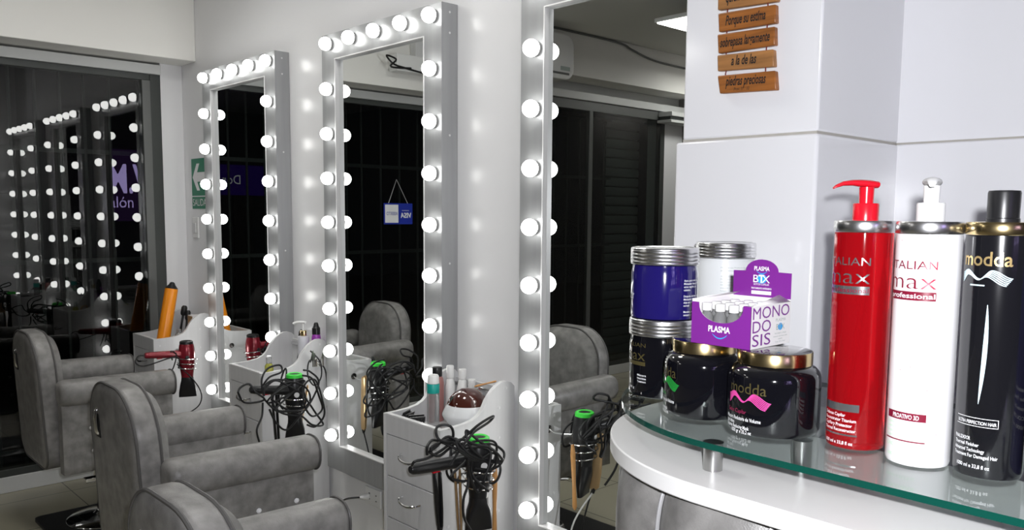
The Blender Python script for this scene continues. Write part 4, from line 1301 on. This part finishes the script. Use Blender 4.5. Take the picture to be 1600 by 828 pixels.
# nearest cabinet (x -2.30 .. -2.00, y 1.57 .. 1.85)
simple_bottle(-2.198, 1.690, ZTR, [(0.015, 0), (0.0205, 0.004), (0.021, 0.02), (0.021, 0.12), (0.020, 0.152)], M['clear'], 'clear tube with teal band standing on its cap in the nearest tray',
              [(0.0205, 0.152), (0.0195, 0.176), (0.016, 0.181)], M['white'], 'tube', 'styling_tube', None, ([(0.0214, 0.119), (0.0216, 0.120), (0.0216, 0.150), (0.0210, 0.151)], M['teal']))
simple_bottle(-2.262, 1.757, ZTR, [(0.022, 0), (0.024, 0.004), (0.024, 0.133), (0.021, 0.150), (0.016, 0.158)], M['pinkgel'], 'dusty pink bottle with black cap in the nearest tray',
              [(0.0175, 0.158), (0.0180, 0.159), (0.0180, 0.186), (0.0165, 0.190)], M['black'])
simple_bottle(-2.256, 1.810, ZTR, [(0.017, 0), (0.019, 0.004), (0.019, 0.115), (0.013, 0.140), (0.011, 0.145)], M['white'], 'taller white bottle with square cap beside the pink bottle',
              [(0.012, 0.145), (0.0135, 0.147), (0.0135, 0.187), (0.012, 0.190)], M['white'], group='white bottles in the nearest tray')
simple_bottle(-2.212, 1.830, ZTR, [(0.018, 0), (0.020, 0.004), (0.020, 0.110), (0.014, 0.140), (0.011, 0.146)], M['white'], 'white bottle with rounded shoulders behind the bowl warmer',
              [(0.0125, 0.146), (0.014, 0.148), (0.014, 0.178), (0.0125, 0.181)], M['white'], group='white bottles in the nearest tray')
simple_bottle(-2.168, 1.836, ZTR, [(0.015, 0), (0.016, 0.003), (0.016, 0.110), (0.013, 0.120)], M['white'], 'shortest white bottle, against the back rail in the nearest tray',
              [(0.0125, 0.120), (0.0135, 0.122), (0.0135, 0.148), (0.012, 0.151)], M['white'], group='white bottles in the nearest tray')
# bowl warmer
bx, by = -2.0895, 1.752
bw = thing('bowl_warmer', 'white bowl warmer with domed dark brown lid in the nearest tray', 'bowl', (bx, by, ZTR))
MB().lathe([(0.050, 0), (0.052, 0.012), (0.070, 0.028), (0.083, 0.046), (0.0865, 0.056), (0.085, 0.062), (0.074, 0.086), (0.070, 0.092), (0.066, 0.090)], (bx, by, ZTR), 56).build('bowl', M['bowl'], bw, smooth=50)
MB().lathe([(0.068, 0.0905), (0.0695, 0.092), (0.068, 0.096), (0.058, 0.115), (0.042, 0.132), (0.020, 0.142), (0.001, 0.144)], (bx, by, ZTR), 48).build('lid', M['brown'], bw, smooth=50)
MB().ball((bx + 0.045, by + 0.060, ZTR + 0.100), 0.012, 14, 8, 1.2).build('knob', M['orange'], bw)
brush((-2.100, 1.790, 0.8545), (-2.055, 1.850, 0.872), 0.004, M['woodhandle'], 'tan wooden tint brush lying across the bowl warmer lid')
# black clips at the front of the nearest tray
for i, (x, y, a, lb) in enumerate(((-2.252, 1.612, 0.5, 'black hair claw at the front left of the nearest tray'), (-2.190, 1.612, -0.4, 'black hair claw beside the teal banded tube'))):
    k = thing('hair_claw', lb, 'hair clip', (x, y, ZTR), 'black claws in the nearest tray')
    for s in (-1, 1):
        mb = MB()
        for tth in range(5):
            yy = -0.02 + tth * 0.01
            mb.tube(spline([(0, yy, 0.052), (s * 0.012, yy, 0.045), (s * 0.017, yy, 0.025), (s * 0.008, yy * 1.1, 0.003)], 4), 0.0032, 6)
        mb.box(-0.002 + s * 0.008, 0.002 + s * 0.008, -0.026, 0.026, 0.040, 0.058)
        mb.xform(Matrix.Translation((x, y, ZTR)) @ Matrix.Rotation(a, 4, 'Z') @ Matrix.Rotation(0.25, 4, 'Y'))
        mb.build('jaw', M['black'], k)
# middle cabinet (x -3.51 .. -3.21)
simple_bottle(-3.332, 1.660, ZTR, [(0.016, 0), (0.0185, 0.003), (0.0185, 0.055), (0.011, 0.066)], M['perfume'], 'small yellow perfume bottle with clear cap in the middle tray',
              [(0.011, 0.066), (0.0125, 0.068), (0.0125, 0.092), (0.008, 0.098)], M['clear'])
pb = simple_bottle(-3.270, 1.795, ZTR, [(0.022, 0), (0.025, 0.004), (0.025, 0.172), (0.023, 0.180), (0.014, 0.182)], M['palebottle'], 'pale bottle with gold collar and white pump in the middle tray')
MB().lathe([(0.0135, 0.182), (0.014, 0.184), (0.014, 0.204), (0.012, 0.206)], (-3.270, 1.795, ZTR), 24).build('collar', M['gold'], pb)
MB().cyl((-3.270, 1.795, ZTR + 0.206), (-3.270, 1.795, ZTR + 0.234), 0.0055, 14).tube(spline([(-3.258, 1.800, ZTR + 0.241), (-3.270, 1.795, ZTR + 0.242), (-3.288, 1.775, ZTR + 0.242), (-3.300, 1.762, ZTR + 0.235)], 5), 0.0055, 10).build('pump', M['white'], pb)
simple_bottle(-3.242, 1.842, ZTR, [(0.018, 0), (0.020, 0.004), (0.020, 0.172), (0.017, 0.187)], M['lilac'], 'purple bottle with black cap in the middle tray',
              [(0.0175, 0.187), (0.0180, 0.189), (0.0180, 0.215), (0.012, 0.223), (0.010, 0.234), (0.006, 0.240)], M['black'])
brush((-3.400, 1.830, ZTR + 0.010), (-3.330, 1.815, ZTR + 0.160), 0.007, M['black'], 'black handled brush leaning at the back of the middle tray', 0.013)
k = tag(MB().tube(spline([(-3.255, 1.71, ZTR + 0.012), (-3.245, 1.725, ZTR + 0.05), (-3.24, 1.755, ZTR + 0.055), (-3.245, 1.765, ZTR + 0.012)], 6), 0.006, 8).build('hair_clip', M['champagne']), 'gold curved hair clip beside the pale pump bottle', 'hair clip')
# window corner cabinet (x -4.73 .. -4.43)
ob = thing('orange_bottle', 'tall orange bottle with black cone tip, leaning in the window corner tray', 'bottle', (-4.580, 1.660, ZTR))
mt_ = Matrix.Translation((-4.545, 1.648, ZTR + 0.012)) @ Matrix.Rotation(-0.19, 4, 'X')
MB().lathe([(0.030, 0), (0.034, 0.004), (0.034, 0.292), (0.032, 0.298)], (0, 0, 0), 32).xform(mt_).build('body', M['orange'], ob)
MB().lathe([(0.032, 0.298), (0.0325, 0.302), (0.018, 0.318), (0.012, 0.330), (0.006, 0.334)], (0, 0, 0), 28).xform(mt_).build('tip', M['black'], ob)
cr = thing('card_box', 'small white and brown box standing in the window corner tray', 'box', (-4.505, 1.81, ZTR))
MB().box(-4.535, -4.475, 1.785, 1.835, ZTR, ZTR + 0.155).build('carton', M['cardwhite'], cr, bevel=0.001)
MB().box(-4.5355, -4.4745, 1.7835, 1.7849, ZTR + 0.004, ZTR + 0.151).build('printed_side', M['champagne'], cr)
simple_bottle(-4.500, 1.720, ZTR, [(0.020, 0), (0.023, 0.004), (0.023, 0.05), (0.014, 0.065)], M['clear'], 'small clear spray bottle in the window corner tray',
              [(0.012, 0.065), (0.012, 0.082), (0.008, 0.086)], M['clear'])
brush((-4.620, 1.765, ZTR + 0.012), (-4.610, 1.790, ZTR + 0.155), 0.008, M['black'], 'black brush standing beside the orange bottle', 0.016)
brush((-4.575, 1.782, ZTR + 0.012), (-4.580, 1.800, ZTR + 0.130), 0.009, M['black'], 'shorter black brush in front of the white box', 0.014)

# ------------------------------------------------------------------ on the mirror wall: exit sign, switch, outlet and plug
es = thing('exit_sign', 'green exit sign with white arrow on the wall by the window corner', 'sign', (-4.545, YW - 0.001, 1.45))
ex0, ex1, ez0, ez1 = -4.650, -4.440, 1.452, 1.728
MB().box(ex0, ex1, YW - 0.004, YW - 0.001, ez0, ez1).build('panel', M['exitgreen'], es)
yy = YW - 0.0046
t = MB()
t.box(ex0, ex1, yy, yy + 0.0006, 1.518, 1.523)
ax0 = ex0 + 0.014
ar = [(ax0, 1.625), (ax0 + 0.058, 1.70), (ax0 + 0.095, 1.70), (ax0 + 0.062, 1.652), (ax0 + 0.18, 1.652), (ax0 + 0.18, 1.600), (ax0 + 0.062, 1.600), (ax0 + 0.095, 1.552), (ax0 + 0.058, 1.552)]
t.prism(ar, 'y', yy, yy + 0.0006)
t.build('arrow', M['inkwhite'], es)
MB().text_flat('SALIDA', (ex0 + 0.012, yy, 1.468), X_, Z_, width=0.18, height=0.055).build('lettering', M['inkwhite'], es, recalc=False)
sw = thing('light_switch', 'white light switch on the wall below the exit sign', 'switch', (-4.61, YW - 0.001, 1.29))
MB().box(-4.648, -4.572, YW - 0.009, YW - 0.001, 1.288, 1.405).build('plate', M['white'], sw, bevel=0.003)
MB().box(-4.632, -4.598, YW - 0.013, YW - 0.009, 1.318, 1.372).build('rocker', M['rim'], sw, bevel=0.002)
ou = thing('wall_outlet', 'white wall outlet under the middle mirror beside the nearest cabinet', 'outlet', (-2.845, YW - 0.001, 0.255))
MB().box(-2.905, -2.790, YW - 0.010, YW - 0.001, 0.215, 0.290).build('plate', M['white'], ou, bevel=0.003)
for x in (-2.872, -2.822):
    m_ = MB()
    for dz in (-0.012, 0.012):
        m_.box(x - 0.004, x + 0.004, YW - 0.0108, YW - 0.0099, 0.2525 + dz - 0.002, 0.2525 + dz + 0.002)
    m_.build('socket', M['inkblack'], ou)
pg = thing('power_plug', 'white plug in the wall outlet with a dark cord hanging down', 'plug', (-2.885, YW - 0.03, 0.25))
MB().lathe([(0.010, 0), (0.013, 0.004), (0.012, 0.025), (0.005, 0.042)], (-2.872, YW - 0.011, 0.2525), 16, (-0.25, -1, 0)).build('plug_body', M['white'], pg)
MB().tube(spline([(-2.882, YW - 0.05, 0.2525), (-2.91, YW - 0.10, 0.25), (-2.94, YW - 0.12, 0.215), (-2.95, YW - 0.11, 0.13), (-2.93, YW - 0.08, 0.03), (-2.86, YW - 0.09, 0.006)], 6), 0.0035, 8).build('cord', M['blackmatt'], pg)

# ------------------------------------------------------------------ seen in the mirrors
cd = thing('hanging_card', 'blue and white card hanging by a string on the window glass, reversed in the mirror', 'sign', (XW + 0.012, 0.30, 1.36))
cy0, cy1, cz0, cz1 = 0.185, 0.425, 1.358, 1.502
MB().box(XW + 0.010, XW + 0.013, cy0, cy1, cz0, cz1).build('card', M['visablue'], cd)
MB().box(XW + 0.0131, XW + 0.0136, (cy0 + cy1) / 2, cy1 - 0.01, cz0 + 0.01, cz1 - 0.01).build('white_half', M['inkwhite'], cd)
t = MB()
t.text_flat('VISA', (XW + 0.013, cy0 + 0.012, cz0 + 0.045), Y_, Z_, width=0.088, height=0.048, bold=0.03, shear=0.2)
t.text_flat('aceptamos', (XW + 0.013, cy0 + 0.03, cz0 + 0.092), Y_, Z_, width=0.06, height=0.012)
t.build('white_lettering', M['inkwhite'], cd, recalc=False)
MB().text_flat('ABIERTO', (XW + 0.0137, (cy0 + cy1) / 2 + 0.006, cz0 + 0.062), Y_, Z_, width=0.092, height=0.034).build('blue_lettering', M['visablue'], cd, recalc=False)
MB().tube([(XW + 0.012, cy0 + 0.04, cz1), (XW + 0.008, 0.315, 1.665), (XW + 0.012, cy1 - 0.04, cz1)], 0.0018, 6).build('string', M['rim'], cd)
# white air conditioner on the beam
ac = thing('air_conditioner', 'white wall air conditioner on the beam, seen in the nearest mirror', 'air conditioner', (-4.45, -0.73, 2.43))
ap = rounded_poly([(-0.30, 2.44, 0.06), (-1.05, 2.44, 0.09), (-1.05, 2.775, 0.09), (-0.30, 2.775, 0.06)], 6)
MB().prism(ap, 'x', -4.5545, -4.36).build('housing', M['white'], ac, bevel=0.012, segs=3)
MB().box(-4.361, -4.355, -0.99, -0.35, 2.475, 2.49).build('air_vent', M['greyframe'], ac)
MB().box(-4.360, -4.357, -1.00, -0.90, 2.505, 2.535).build('label', M['inkgrey'], ac)
bx_ = thing('signal_box', 'white wall box with loose black wires on the beam, seen in the middle mirror', 'box', (-4.50, 0.38, 2.34))
MB().box(-4.5545, -4.46, 0.20, 0.505, 2.345, 2.455).build('housing', M['white'], bx_, bevel=0.006)
MB().box(-4.5545, -4.49, 0.205, 0.335, 2.456, 2.56).build('transformer', M['rim'], bx_, bevel=0.004)
MB().tube(spline([(-4.455, 0.30, 2.35), (-4.45, 0.45, 2.365), (-4.45, 0.54, 2.38), (-4.47, 0.58, 2.43), (-4.45, 0.52, 2.41), (-4.45, 0.56, 2.36), (-4.455, 0.40, 2.37)], 6), 0.006, 7).build('wire', M['blackmatt'], bx_)
# conduit and loose cable along the ceiling
tag(MB().tube(spline([(-4.545, -0.9, 2.86), (-4.545, -1.75, 2.855), (-4.54, -1.95, 2.82), (-4.54, -2.2, 2.775), (-4.54, -2.5, 2.76), (-4.54, -2.95, 2.76)], 6), 0.009, 8).build('cable', M['greyframe']), 'grey cable drooping along the beam, seen in the nearest mirror', 'cable')
# ceiling panels: the first shows in the nearest mirror, the rest are added fill
def panel_light(x, y, label, m='lamp'):
    p = thing('ceiling_light', label, 'ceiling light', (x, y, ZC), 'ceiling panel lights')
    MB().box(x - 0.02, x + 0.02, y - 0.02, y + 0.02, 2.74, ZC - 0.001).box(x - 0.18, x + 0.18, y - 0.18, y + 0.18, 2.715, 2.742).build('housing', M['white'], p, bevel=0.003)
    MB().box(x - 0.165, x + 0.165, y - 0.165, y + 0.165, 2.708, 2.7145).build('diffuser', M[m], p)
panel_light(-3.33, -1.09, 'square white ceiling light seen at the top of the nearest mirror')
panel_light(-4.00, -2.74, 'added unseen fill panel on the ceiling above the door bay', 'lampfill')  # added out of view to brighten the beam
panel_light(-3.40, 0.95, 'added unseen fill panel on the ceiling above the farthest chair', 'lampfill')  # added overhead to lift the walls and chair tops
panel_light(-2.00, 0.95, 'added unseen fill panel on the ceiling above the middle chair', 'lampfill')  # second added overhead fill, also out of view
# purple screen on the side wall, seen twice reflected in the window
sg = thing('lit_screen', 'lit purple screen with lavender lettering, seen reflected in the dark window', 'screen', (1.79, -0.05, 1.4))
MB().box(1.80, 1.84, -0.75, 0.24, 1.30, 2.22).build('panel', M['signbg'], sg)
t = MB()
t.text_flat('M.V', (1.80, 0.150, 1.67), (0, -1, 0), Z_, width=0.50, height=0.52, bold=0.02)
t.text_flat('Salón Spa', (1.80, 0.235, 1.475), (0, -1, 0), Z_, width=0.68, height=0.21)
t.build('lettering', M['signtext'], sg, recalc=False)
# violet shop sign across the street
sh = thing('shop_sign', 'dim violet shop sign across the street, reversed in the farthest mirror', 'sign', (-8.02, -0.1, 1.6))
MB().box(-8.05, -8.0, -0.45, 0.25, 1.60, 1.90).build('panel', M['shopbg'], sh)
MB().text_flat('Dor', (-8.0, -0.07, 1.71), Y_, Z_, width=0.19, height=0.13).build('lettering', M['shoptext'], sh, recalc=False)
MB().box(-8.05, -8.01, -0.2, 0.0, 0.0, 1.6).build('post', M['street'], sh)
